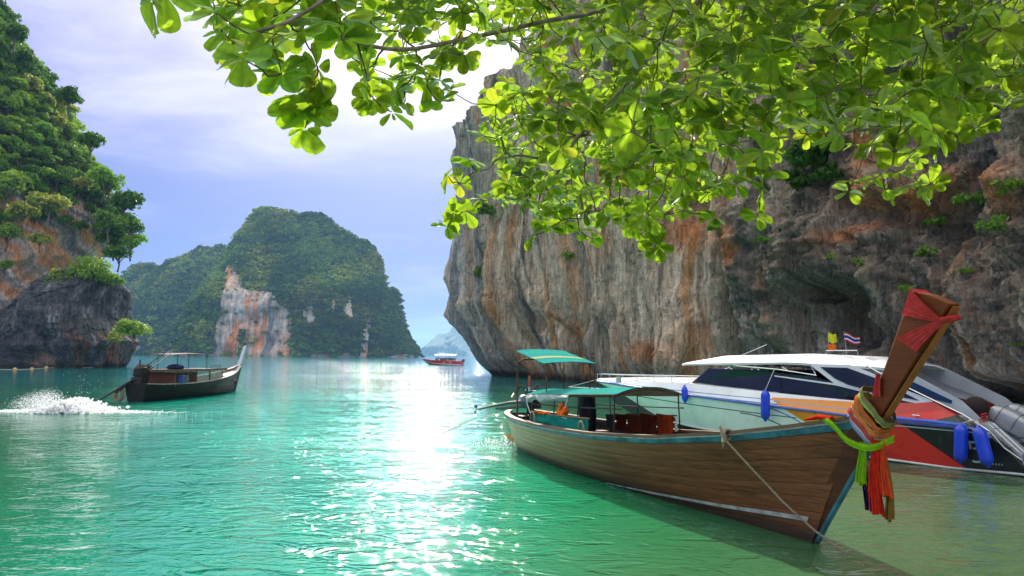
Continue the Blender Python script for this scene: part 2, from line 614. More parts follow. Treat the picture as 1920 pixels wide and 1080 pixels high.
nx, ny = 120, 110
gx, gy = np.meshgrid(np.linspace(-14, 34, nx), np.linspace(-14, 30, ny), indexing='ij')
q = gx * 0.75 - (gy - 9) * 0.4
gz = -1.9 + 1.55 * sstep(q, -6, 7) + 0.06 * fbm(gx * 0.5, gy * 0.5, 0, 3, 5) + 0.022 * np.sin(gy * 5 + 2.2 * vn(gx * 0.6, gy * 0.6, 0, 8) * 2 + gx)
gz = np.minimum(gz + 0.55 * sstep(-gy, -5.2, 3), 0.55)
m_sand = bpy.data.materials.new('wet_sand'); m_sand.use_nodes = True
t = NT(m_sand.node_tree); bs = m_sand.node_tree.nodes['Principled BSDF']
tc = t.n('ShaderNodeTexCoord').outputs['Object']
sn = t.noise(tc, 1.6, 8, 0.7); sn2 = t.noise(t.mapping(tc, scale=(1, 2.4, 1)), 2.2, 5, 0.6, 1.2)
t.put(bs.inputs['Base Color'], t.mix(t.ramp(t.math('MULTIPLY', t.math('ADD', sn, sn2), 0.5), [(0.38, 0.0), (0.62, 1.0)]), (0.20, 0.14, 0.07), (0.46, 0.38, 0.24)))
bs.inputs['Roughness'].default_value = 0.9
t.put(bs.inputs['Normal'], t.bump(sn2, 0.5, 0.04))
tag(mesh('sandy_seabed', np.stack([gx, gy, gz], -1).reshape(-1, 3), grid_faces(nx, ny), m_sand), 'pale sand bed seen through the shallow water', kind='structure')


# ------------------------------------------------------------------ foliage pieces
def leaf_cloud(n, rad, size, seed, flat=0.75, shell=0.55, clumps=9, pocket=0.5):
    """small leaf-sized faces spread through a lumpy crown; returns V, F"""
    r = np.random.default_rng(seed)
    cs = r.normal(size=(clumps, 3)); cs /= np.linalg.norm(cs, axis=1)[:, None]
    cs *= (r.random((clumps, 1)) ** 0.4) * rad * 0.68
    cs[:, 2] = np.abs(cs[:, 2]) * flat * 1.0 - 0.1 * rad
    cr = rad * (0.26 + 0.26 * r.random(clumps))
    k = r.integers(0, clumps, n)
    d = r.normal(size=(n, 3)); d /= np.linalg.norm(d, axis=1)[:, None]
    d[:, 2] = np.where(d[:, 2] < -0.3, -d[:, 2], d[:, 2])
    p = cs[k] + d * (cr[k] * (shell + (1 - shell) * r.random(n)))[:, None] * np.array([1, 1, flat])
    # face spanned by two axes, facing roughly out of its clump
    nrm = d + 0.75 * r.normal(size=(n, 3)); nrm[:, 2] += 0.45
    nrm /= np.linalg.norm(nrm, axis=1)[:, None]
    a = np.cross(nrm, r.normal(size=(n, 3))); a /= np.linalg.norm(a, axis=1)[:, None]
    b_ = np.cross(nrm, a)
    s = size * (0.55 + 0.9 * r.random(n))[:, None]
    V = np.stack([p - a * s, p - b_ * s * 0.45, p + a * s, p + b_ * s * 0.45 + nrm * s * 0.18], 1).reshape(-1, 3)
    return V, np.arange(n * 4).reshape(-1, 4)


LM = [leaf_mat('foliage_dark', (0.070, 0.165, 0.022), (0.10, 0.24, 0.012), 0.45, 0.25),
      leaf_mat('foliage_mid', (0.125, 0.245, 0.030), (0.19, 0.38, 0.015), 0.45, 0.3),
      leaf_mat('foliage_bright', (0.190, 0.320, 0.040), (0.30, 0.46, 0.03), 0.4, 0.35),
      leaf_mat('foliage_yellow', (0.27, 0.31, 0.06), (0.36, 0.42, 0.04), 0.35, 0.35)]
BARK = mat('bark', (0.16, 0.125, 0.09), 0.9, noise=0.35, nscale=3, bump=0.5, bscale=20, stretch=(1, 1, 0.3))

# ------------------------------------------------------------------ right cliff
plan = [(40, 190), (24, 160), (9, 132), (-1, 112), (-6.2, 96), (-7.3, 85), (-4.6, 76), (0, 68), (5, 60.5), (10, 52.5), (15, 45.5), (19, 40), (22, 34.5), (23.6, 28), (25.5, 21), (29, 11), (33, 0), (38, -14)]
NU, NV = 1250, 520
CPL, CS = cr_spline(plan, 4000)
# more columns where the camera sees the wall
dens = np.interp(CS, [0, 70, 85, 200, 230, CS[-1]], [0.15, 0.3, 1.0, 1.25, 0.35, 0.2])
cum = np.concatenate([[0], np.cumsum(dens[1:] * np.diff(CS))]); cum /= cum[-1]
ss = np.interp(np.linspace(0, 1, NU), cum, CS)
bx = np.interp(ss, CS, CPL[:, 0]); by = np.interp(ss, CS, CPL[:, 1])
tx = np.gradient(bx, ss); ty = np.gradient(by, ss)
ln = np.hypot(tx, ty); nxx, nyy = -(-ty / ln), -(tx / ln)
nxx, nyy = ty / ln, -tx / ln          # outward: towards the lagoon
# keep it pointing to the open side (left of travel = away from rock)
if nxx[NU // 2] > 0: nxx, nyy = -nxx, -nyy
vv = np.linspace(0, 1, NV)
yb = by
topz = np.interp(bx, [-8, -6, -1, 3, 8, 14, 20, 40], [25.5, 27.5, 31, 34, 38, 46, 54, 60])
topz = np.where(by > 96, 27 - (by - 96) * 0.06, topz)
S, Vq = np.meshgrid(ss, vv, indexing='ij')
TZ = topz[:, None] + 1.3 * fbm(ss * 0.35, 0 * ss, 0, 4, 40)[:, None]
Zc = -1.2 + (TZ + 1.2) * (Vq ** 1.12)
BX, BY, NX, NY = [np.repeat(q_[:, None], NV, 1) for q_ in (bx, by, nxx, nyy)]
P0 = np.stack([BX, BY, Zc], -1)
PX, PY = project(P0.reshape(-1, 3)); PX = PX.reshape(S.shape); PY = PY.reshape(S.shape)
frontm = (BY < 100)
# where the wall leans out over the sea and how high the lip is
lipz = np.interp(bx, [-8, -4, 0, 5, 10, 14, 18, 22, 25], [7.6, 7.4, 7.0, 6.0, 3.0, 3.2, 5.0, 4.2, 3.2])
und = np.interp(bx, [-8, -4, 0, 5, 9, 12, 15, 18, 20, 22, 26], [4.9, 4.6, 3.7, 2.4, 0.6, 0.3, 1.2, 2.4, 2.2, 3.0, 3.4])
lipz = lipz + 0.8 * vn(ss * 0.5, 0 * ss, 0, 3) + 0.35 * vn(ss * 1.9, 0 * ss, 0, 4)
LZ, UN = lipz[:, None], und[:, None]
tz = np.clip(Zc / LZ, 0, 1)
off = -UN * (1 - tz) ** 1.15
warp = 0.9 * fbm(S * 0.12, Zc * 0.14, 0, 2, 11) + 0.35 * (1 - tz) ** 2
sw = S + 1.5 * warp
big = fbm(S * 0.085, Zc * 0.05, 0, 3, 21) * 1.9
flA = ridge(sw * 0.20, Zc * 0.022, 0, 2, 31)
flB = ridge(sw * 0.62, Zc * 0.05, 0, 2, 41)
flC = ridge(sw * 1.7, Zc * 0.12, 0, 2, 51)
flD = vn(sw * 4.3, Zc * 0.35, 0, 61)
rough3 = fbm(S * 0.8, Zc * 0.8, 0, 5, 71, 0.6)
blocky = np.round(fbm(S * 0.45, Zc * 0.6, 0, 3, 81) * 3.2) / 3.2
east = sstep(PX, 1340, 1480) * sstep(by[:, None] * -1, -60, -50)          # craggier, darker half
calmz = sstep(Zc, 0.0, 2.0)
off = off + big * calmz + 1.55 * flA * (1 - 0.35 * east) + 0.85 * flB * (1 - 0.2 * east) + 0.30 * flC + 0.09 * flD - 0.9 * np.exp(-((flB + 0.72) / 0.13) ** 2) * (1 - 0.5 * east)
off = off + rough3 * (0.24 + 1.05 * east) - 1.7 * sstep(-bx, -6, 3)[:, None] + blocky * 0.6 * east


def blob(cx, cy, rx, ry, p=2.0, ang=0.0):
    a = math.radians(ang)
    u_ = (PX - cx) * math.cos(a) + (PY - cy) * math.sin(a)
    v_ = -(PX - cx) * math.sin(a) + (PY - cy) * math.cos(a)
    return np.exp(-((np.abs(u_) / rx) ** p + (np.abs(v_) / ry) ** p)) * frontm


jit = 1 + 0.25 * rough3
off += 2.4 * blob(1500, 470, 105, 85, 3) * jit + 1.5 * blob(1640, 480, 90, 60, 3) * jit          # great bulge
off += 1.1 * blob(1440, 600, 46, 90, 3)
off += -2.3 * blob(1393, 500, 12, 130, 2, -3) - 1.2 * blob(1400, 640, 14, 70, 2)                  # tall crease
off += -4.5 * blob(1592, 596, 34, 58, 5) - 2.6 * blob(1532, 548, 26, 16, 4)                        # cave
off += -1.8 * blob(1660, 640, 11, 66, 2, 4) - 1.4 * blob(1500, 620, 9, 60, 2) - 1.3 * blob(1700, 620, 9, 60)
off += -1.7 * blob(1118, 640, 10, 60, 2, -14) - 1.2 * blob(1165, 630, 16, 50, 3, -8) + 0.8 * blob(1100, 640, 9, 60, 2)
off += -1.3 * blob(1038, 600, 7, 70, 2, -20) - 1.0 * blob(985, 620, 6, 66, 2, -24)
off += -3.2 * blob(1880, 745, 130, 30, 4)                                                      # dark hollow low on the right
off += -1.2 * blob(1320, 390, 26, 30) - 1.0 * blob(1310, 360, 14, 60)
off += -1.5 * blob(1790, 430, 90, 40, 2, 12) + 1.6 * blob(1680, 350, 80, 35, 3)
off += -1.3 * blob(1840, 250, 26, 130, 2) + 1.0 * blob(1890, 330, 40, 90)
# ragged stalactite lips
off += 0.55 * np.maximum(0, vn(S * 1.9, Zc * 0.16, 0, 91)) ** 1.2 * sstep(-np.abs(Zc - LZ), -2.4, 0) * 1.4 - 0.8 * sstep(vn(S * 1.1, Zc * 0.12, 0, 93), 0.45, 0.75) * sstep(-np.abs(Zc - LZ * 0.8), -3.0, 0) * (1 - 0.4 * east)
inward = sstep(Vq, 0.975, 1.0)
X = BX + NX * off - NX * inward * 14
Y = BY + NY * off - NY * inward * 14
Zf = Zc + inward * 1.5 * rough3
# colour: weathered limestone with vertical stains
st1 = fbm(sw * 0.9, Zc * 0.035, 0, 4, 101, 0.6)
st2 = fbm(sw * 2.6, Zc * 0.08, 0, 4, 111, 0.65)
st3 = fbm(sw * 0.33, Zc * 0.05, 0, 3, 121)
pt = fbm(S * 0.3, Zc * 0.3, 0, 5, 131, 0.6)
C = np.zeros(S.shape + (3,)) + np.array((0.62, 0.48, 0.31))
C = lerp3(C, sstep(st2, -0.1, 0.4) * 0.8, (0.80, 0.68, 0.48))
C = lerp3(C, sstep(-st2, 0.0, 0.5) * 0.75, (0.17, 0.155, 0.12))
C = lerp3(C, sstep(st3, 0.1, 0.55) * 0.5, (0.34, 0.33, 0.24))
C = lerp3(C, sstep(st1, 0.20, 0.45) * 0.8, (0.60, 0.29, 0.10))
C = lerp3(C, sstep(-st1, 0.12, 0.36) * 0.85, (0.075, 0.07, 0.06))
C = lerp3(C, sstep(flC, 0.45, 0.9) * sstep(st2, -0.2, 0.2) * 0.5, (0.66, 0.60, 0.50))
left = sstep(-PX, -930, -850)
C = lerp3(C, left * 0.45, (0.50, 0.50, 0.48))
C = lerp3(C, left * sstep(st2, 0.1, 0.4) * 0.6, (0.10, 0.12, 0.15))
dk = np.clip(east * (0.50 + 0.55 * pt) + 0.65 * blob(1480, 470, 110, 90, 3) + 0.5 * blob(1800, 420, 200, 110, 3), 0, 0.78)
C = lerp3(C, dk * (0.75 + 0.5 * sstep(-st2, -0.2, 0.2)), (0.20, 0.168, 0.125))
for (cx, cy, rx, ry, a_, am) in [(1320, 440, 55, 34, 0, .8), (1418, 470, 14, 40, 0, .8), (1310, 330, 26, 60, 0, .5), (1632, 265, 18, 60, 0, .9), (1690, 372, 95, 30, 0, .8),
                              (1800, 330, 60, 26, 0, .6), (1640, 435, 60, 14, -25, .7), (1003, 520, 9, 60, -8, .8), (912, 480, 10, 26, 0, .6), (1060, 640, 9, 60, -18, .7),
                              (1240, 660, 60, 22, 0, .6), (1330, 640, 34, 60, 0, .45), (1910, 360, 30, 60, 0, .5), (1140, 420, 40, 60, 0, .4), (1390, 310, 30, 90, 0, .55), (1200, 300, 90, 60, 0, .35)]:
    C = lerp3(C, np.clip(blob(cx, cy, rx, ry, 2.4, a_) * am * (1.05 + 1.2 * st2 + 0.9 * pt), 0, 0.92), (0.66, 0.245, 0.08))
for (cx, cy, rx, ry, am) in [(1835, 300, 36, 130, .85), (1850, 560, 90, 60, .4), (1440, 570, 60, 26, .5), (900, 560, 20, 90, .4)]:
    C = lerp3(C, np.clip(blob(cx, cy, rx, ry, 3) * am * (0.9 + 1.1 * st2), 0, 0.9), (0.045, 0.055, 0.075))
for (cx, cy, rx, ry, am) in [(1500, 650, 90, 60, .6), (1250, 560, 120, 90, .3), (1640, 610, 10, 60, .8), (1700, 640, 10, 60, .6), (1600, 400, 60, 40, .35), (1480, 640, 8, 60, .6), (1790, 250, 40, 60, .5)]:
    C = lerp3(C, np.clip(blob(cx, cy, rx, ry, 3) * am * (0.8 + 1.3 * st2), 0, 0.8), (0.50, 0.43, 0.33))
C = lerp3(C, sstep(pt + 0.6 * vn(S * 3, Zc * 3, 0, 77), 0.45, 0.9) * sstep(Zc, 8, 14) * 0.6, (0.06, 0.09, 0.025))      # moss
C = lerp3(C, sstep(-Zc + 0.25 * st2, -0.9, -0.3) * 0.85, (0.05, 0.045, 0.03))                  # tide mark
C = np.clip(C * (1 + 0.10 * rough3[..., None]), 0.01, 0.8)
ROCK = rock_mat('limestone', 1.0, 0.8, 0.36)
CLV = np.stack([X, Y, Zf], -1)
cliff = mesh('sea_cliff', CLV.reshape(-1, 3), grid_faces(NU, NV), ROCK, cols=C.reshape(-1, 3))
tag(cliff, 'towering fluted limestone sea cliff stained orange, grey and black', kind='structure')
# plants rooted on the cliff
CPX, CPY = project(CLV.reshape(-1, 3))


def cliff_point(px, py):
    d = (CPX - px) ** 2 + (CPY - py) ** 2
    d = np.where(CLV.reshape(-1, 3)[:, 1] > 99, 1e9, d)
    cand = np.argsort(d)[:6]
    k = cand[np.argmin(CLV.reshape(-1, 3)[cand, 1])]
    return CLV.reshape(-1, 3)[k], np.array([NX.reshape(-1)[k], NY.reshape(-1)[k], 0.0])


def ledge_bush(px, py, size, mi, label, n=260, group='bushes growing on the right cliff'):
    p, nr = cliff_point(px, py)
    o = empty('bush', label, 'bush', group, loc=p)
    V, Fc = leaf_cloud(n, size, size * 0.16, int(px * 7 + py), 0.8, 0.4, 7)
    V = V + nr * size * 0.45
    mesh('foliage', V, Fc, LM[mi], o, smooth=False)
    b = B()
    for k in range(4):
        e = nr * size * (0.4 + 0.3 * random.random()) + np.array([random.uniform(-.5, .5), random.uniform(-.5, .5), random.uniform(0, .6)]) * size
        b.tube([-nr * 0.25, nr * size * 0.2 + (0, 0, 0.05), e], [0.03, 0.02, 0.01], 5)
    b.out('stem', BARK, o)


for a_ in [(905, 515, 1.3, 1, 'small dark green bush clinging to the grey left flank of the right cliff'),
           (1070, 482, 0.9, 2, 'small bright green bush on the cliff below the hanging branch tips'),
           (1535, 300, 2.0, 0, 'large dark bush in the shade under the leaves above the cave', 900),
           (1500, 345, 1.2, 0, 'dark bush drooping just above the great grey rock bulge', 500),
           (1560, 330, 1.1, 0, 'dark bush at the right end of the shaded ledge', 500),
           (1700, 545, 0.45, 2, 'tiny bright fern right of the cave mouth near the prow'),
           (1615, 492, 0.40, 2, 'tiny light fern in the crack over the cave'),
           (1555, 485, 0.35, 2, 'tiny light fern in the middle of the grey rock bulge'),
           (1760, 420, 0.8, 1, 'spreading green fern patch on the dark rock right of the orange stain'),
           (1840, 380, 0.9, 1, 'green fern patch on the blue black streak high on the right', 320),
           (1880, 430, 0.9, 1, 'green fern patch on dark rock close to the right edge, lower one'),
           (1745, 475, 0.6, 1, 'small fern patch over the tip of the prow'),
           (1895, 350, 0.8, 2, 'light green fern tuft at the far right edge of the cliff'),
           (1815, 505, 0.45, 2, 'small light fern on the dark wall upper right of the prow tip'),
           (1430, 450, 0.5, 1, 'small plant beside the tall crease in the cliff'),
           (1345, 430, 0.6, 1, 'small plant on the orange patch of the cliff'),
           (1918, 655, 0.35, 2, 'tiny bright plant low on the cliff at the right edge'),
           (925, 400, 1.6, 1, 'trailing bush under the leaves at the left end of the cliff', 500),
           (985, 330, 2.2, 1, 'broad bush behind the hanging leaves near the cliff top', 700),
           (1310, 360, 1.0, 0, 'dark bush in the hollow left of the crease', 400)]:
    ledge_bush(*a_[:5], n=(a_[5] if len(a_) > 5 else 260))


# ------------------------------------------------------------------ left headland
def tower(name, label, xc, yc, zt, xr, xl, ry, nu, nv, amp, mat_, colf, z0=-1.0, seed=0, flute=1.0, kind='structure'):
    """closed rock tower; xr, xl, ry are functions of height"""
    a = np.linspace(-math.pi, math.pi, nu, endpoint=False)
    v = np.linspace(0, 1, nv)
    A, Vv = np.meshgrid(a, v, indexing='ij')
    Z = z0 + (zt - z0) * np.minimum(Vv * 1.06, 1.0)
    R = xr(Z) - xc; Lf = xc - xl(Z)
    ca, sa = np.cos(A), np.sin(A)
    sgn = lambda q_, e: np.sign(q_) * np.abs(q_) ** e
    ex = np.where(ca > 0, R, Lf)
    cap = np.where(Vv > 1 / 1.06, np.clip((1 - Vv) / (1 - 1 / 1.06), 0, 1) ** 0.6, 1.0)
    ux, uy = sgn(ca, 0.85), sgn(sa, 0.85)
    X_ = xc + ex * ux * cap; Y_ = yc + ry(Z) * uy * cap
    per = 0.5 * (abs(R).mean() + ry(Z).mean())
    s_ = A * per
    nx_, ny_ = ca, sa
    disp = amp * (1.3 * fbm(s_ * 0.12 + 5, Z * 0.09, 0, 4, seed + 1, 0.55) + flute * 0.45 * ridge(s_ * 0.28 + 0.5 * fbm(s_ * .1, Z * .1, 0, 2, seed + 3) * 2, Z * 0.04, 0, 2, seed + 2) + flute * 0.16 * ridge(s_ * 0.9, Z * 0.1, 0, 2, seed + 4) + 0.34 * fbm(X_ * 0.5, Y_ * 0.5, Z * 0.5, 5, seed + 6, 0.65) + 0.5 * np.round(fbm(s_ * 0.25, Z * 0.3, 0, 3, seed + 12) * 3) / 3)
    seam = sstep(math.pi - np.abs(A), 0, 0.25)
    disp = disp * seam
    X_ = X_ + nx_ * disp; Y_ = Y_ + ny_ * disp
    Z = Z + (1 - cap) * 1.5 + 0.5 * amp * fbm(X_ * 0.2, Y_ * 0.2, 0, 3, seed + 9) * Vv
    P = np.stack([X_, Y_, Z], -1)
    c = colf(s_, Z, P)
    o = mesh(name, P.reshape(-1, 3), grid_faces(nu, nv, True), mat_, cols=c.reshape(-1, 3))
    tag(o, label, kind=kind)
    return P


def col_left(s_, Z, P):
    lean = s_ + Z * 0.8 + 1.6 * fbm(s_ * 0.2, Z * 0.2, 0, 3, 203)
    a = fbm(lean * 0.8, Z * 0.05, 0, 4, 201, 0.6); b_ = fbm(lean * 2.4, Z * 0.07, 0, 4, 202, 0.65)
    C = np.zeros(Z.shape + (3,)) + np.array((0.56, 0.42, 0.31))
    C = lerp3(C, sstep(b_, 0, 0.5) * 0.85, (0.84, 0.76, 0.64))
    C = lerp3(C, sstep(a, 0.0, 0.35) * 0.9, (0.78, 0.30, 0.08))
    C = lerp3(C, sstep(-a, 0.08, 0.4) * 0.8, (0.10, 0.10, 0.11))
    C = lerp3(C, sstep(Z, 27, 31) * 0.9, (0.03, 0.05, 0.015))
    return C


def col_boulder(s_, Z, P):
    a = fbm(s_ * 0.5, Z * 0.2, 0, 4, 211, 0.6); b_ = fbm(s_ * 1.2, Z * 0.35, 0, 5, 212, 0.65)
    C = np.zeros(Z.shape + (3,)) + np.array((0.105, 0.105, 0.11))
    C = lerp3(C, sstep(b_, 0.12, 0.5) * 0.7, (0.34, 0.33, 0.33))
    C = lerp3(C, sstep(-b_, 0.05, 0.5) * 0.7, (0.035, 0.036, 0.04))
    C = lerp3(C, sstep(a, 0.1, 0.45) * sstep(-Z, -7, -2.5) * 0.8, (0.42, 0.26, 0.17))
    C = lerp3(C, sstep(a - 0.1 * b_, 0.15, 0.4) * sstep(P[..., 0], -66, -61) * sstep(-Z, -6, -3) * 0.8, (0.26, 0.085, 0.06))
    C = lerp3(C, sstep(-Z, -0.8, -0.2) * 0.8, (0.03, 0.03, 0.025))
    return C


ip = lambda zs, xs_: (lambda Z: np.interp(Z, zs, xs_))
HP = tower('forested_headland', 'steep jungle covered headland with orange streaked overhang on the left', -100, 128, 66,
           ip([-1, 3, 8, 12, 16, 18.5, 22, 25, 29, 33, 41, 50, 54, 61, 66], [-85, -84, -82, -80, -77.5, -75, -73.5, -74, -75.5, -77.8, -83.5, -87.5, -90.5, -95, -99]),
           ip([-1, 66], [-125, -105]), ip([-1, 8, 15, 21, 26, 45, 66], [9, 9.5, 12, 15.5, 18, 16, 8]), 420, 220, 1.5, ROCK, col_left, seed=300, flute=1.2)
RB = rock_mat('dark_limestone', 0.8, 1.0, 0.45)
BP = tower('rock_outcrop', 'dark grey undercut rock outcrop at the foot of the left headland', -66.5, 112, 14.2,
           ip([-1, 0.2, 2.5, 4, 7, 9, 12, 13.5, 14.2], [-60.5, -60.0, -58.9, -58.3, -60.6, -61.2, -60.4, -61.2, -63]),
           ip([-1, 3.5, 5.3, 9, 11.5, 13, 14.2], [-94, -90, -79, -75.5, -73.2, -71, -68.5]), ip([-1, 0.5, 2.0, 3.2, 8, 12, 14.2], [5.8, 6.0, 6.9, 7.7, 7.8, 6.3, 3.5]), 520, 220, 1.35, RB, col_boulder, seed=340, flute=1.3)

# trees of the left headland: five kinds of crown, each tree its own thing
CROWNS = []
for k in range(6):
    V, Fc = leaf_cloud(1150, 1.0, 0.11, 400 + k, 0.85 + 0.06 * (k % 3), 0.62, 15)
    me = mesh('crown', V, Fc, LM[1], None, smooth=False)
    CROWNS.append(me.data)
    bpy.data.objects.remove(me)
crown_sets = []
for mi in range(4):
    row = []
    for k in range(6):
        d = CROWNS[k] if mi == 1 else CROWNS[k].copy()
        d.materials[0] = LM[mi]
        row.append(d)
    crown_sets.append(row)
trunks = []
for k in range(3):
    b = B()
    rr = random.Random(k)
    b.tube([(0, 0, -1.0), (rr.uniform(-.1, .1), rr.uniform(-.1, .1), -0.5), (0, 0, 0.1)], [0.055, 0.045, 0.03], 6)
    for j in range(5):
        q_ = j * 1.26 + rr.random()
        b.tube([(0, 0, -0.5 + 0.08 * j), (0.3 * math.cos(q_), 0.3 * math.sin(q_), -0.1 + 0.05 * j), (0.65 * math.cos(q_), 0.65 * math.sin(q_), 0.15 + 0.06 * j)], [0.04, 0.028, 0.012], 5)
    o = b.out('trunk', BARK)
    trunks.append(o.data)
    bpy.data.objects.remove(o)


def hill_tree(p, size, mi, label, group, sq=1.0, tilt=0.0):
    o = empty('tree', label, 'tree', group, loc=p, rotz=random.uniform(0, 6.28))
    for nm, d in (('crown', random.choice(crown_sets[mi])), ('trunk', random.choice(trunks))):
        c = bpy.data.objects.new(nm, d)
        COL.objects.link(c)
        c.parent = o
        c.scale = (size, size, size * sq)
    return o


Hflat = HP.reshape(-1, 3)
hpx, hpy = project(Hflat)
dP = np.gradient(HP, axis=0); dQ = np.gradient(HP, axis=1)
HN = np.cross(dP, dQ); HN /= np.linalg.norm(HN, axis=2)[..., None] + 1e-9
HN = HN.reshape(-1, 3)
if HN[np.argmax(Hflat[:, 0])][0] < 0: HN = -HN
vis = (hpx > -25) & (hpy > -30) & ((HN * (CO - Hflat)).sum(1) > -0.15 * np.linalg.norm(Hflat, axis=1))
forest = vis & (Hflat[:, 2] > 22.5 + 1.8 * fbm(Hflat[:, 0] * .3, Hflat[:, 1] * .3, 0, 3, 9))
idx = np.where(forest)[0]
RNG.shuffle(idx)
chosen = []
for i in idx:
    p = Hflat[i]
    if all((p[0] - q_[0]) ** 2 + (p[1] - q_[1]) ** 2 + (p[2] - q_[2]) ** 2 > 1.95 ** 2 for q_ in chosen):
        chosen.append(p)
        nr = HN[i]
        s_ = random.uniform(1.4, 2.5)
        g = fbm(np.array([p[0] * .12]), np.array([p[2] * .12]), 0, 3, 55)[0]
        mi = 1 if g > 0.0 else 0
        if g > 0.16 or random.random() < 0.10: mi = 2
        if random.random() < 0.035: mi = 3
        hill_tree(p + nr * s_ * 0.45 + np.array([0, 0, 0.25 * s_]), s_, mi, ['dark green tree in the dense forest covering the left headland', 'mid green tree in the dense forest covering the left headland', 'bright green tree in the dense forest covering the left headland', 'yellow green tree in the dense forest covering the left headland'][mi], 'forest trees covering the left headland', random.uniform(0.95, 1.35))
    if len(chosen) >= 292:
        break
# crowns that single themselves out
for (px, py, Y, s_, mi, lb) in [(15, 350, 107, 3.4, 2, 'bright green tree at the left edge just above the orange cliff'),
                                (90, 385, 105, 3.0, 3, 'yellow green umbrella shaped tree leaning out over the orange cliff'),
                                (45, 400, 105, 2.4, 3, 'small yellow green tree left of the umbrella shaped one'),
                                (12, 440, 104, 2.4, 2, 'light green bush hanging on the orange rock at the left edge'),
                                (75, 452, 105, 1.7, 3, 'small yellow green bush on the orange streaked rock'),
                                (8, 500, 106, 1.5, 2, 'low green bush at the left edge on the orange rock'),
                                (232, 385, 125, 4.0, 0, 'dark spreading tree at the edge of the headland against the sky'),
                                (248, 428, 124, 3.2, 0, 'dark tree overhanging the sea at the tip of the headland'),
                                (215, 450, 122, 3.4, 0, 'dense dark tree over the striped overhang'),
                                (222, 480, 121, 2.6, 0, 'low dark tree hanging just above the rock outcrop'), (246, 458, 123, 2.8, 1, 'small mid green tree at the lower tip of the overhanging wood'), (205, 420, 119, 3.0, 1, 'mid green tree at the right end of the orange cliff'),
                                (200, 345, 124, 3.6, 1, 'tall mid green tree on the skyline of the headland'),
                                (170, 270, 125, 3.0, 0, 'dark tree with a flat top on the skyline, midway up the headland'),
                                (130, 185, 124, 3.0, 0, 'dark tree on the upper skyline of the headland'),
                                (28, 65, 122, 3.0, 0, 'topmost dark tree on the headland at the left edge')]:
    hill_tree(at(px, py, Y), s_, mi, lb, 'single trees of the left headland', 1.05)
for (px, py, Y, s_, mi, lb, n_) in [(172, 505, 108, 4.0, 2, 'bright green shrub crowning the dark rock outcrop', 2600), (118, 518, 107, 2.6, 2, 'small bright shrub on the left shoulder of the rock outcrop', 1300),
                                    (205, 520, 108, 2.2, 1, 'green shrub on the right shoulder of the rock outcrop', 1200),
                                    (248, 610, 107, 3.0, 2, 'light green shrub growing out over the water from the rock outcrop', 2400), (215, 632, 104, 1.3, 3, 'small yellow green shrub low on the rock outcrop', 700)]:
    o = empty('shrub', lb, 'shrub', 'shrubs on the dark rock outcrop', loc=at(px, py, Y))
    V, Fc = leaf_cloud(int(n_ * 1.3), s_, 0.22, int(px), 0.95, 0.5, 16)
    V[:, 2] -= 0.3 * s_
    mesh('foliage', V, Fc, LM[mi], o, smooth=False)
    b = B()
    for k in range(6):
        q_ = k * 1.05
        b.tube([(0, 0.3 * s_, -0.6 * s_), (0.2 * s_ * math.cos(q_), 0.2 * s_ * math.sin(q_), -0.2 * s_), (0.6 * s_ * math.cos(q_), 0.6 * s_ * math.sin(q_), 0.1 * s_)], [0.09, 0.06, 0.02], 5)
    b.out('stem', BARK, o)


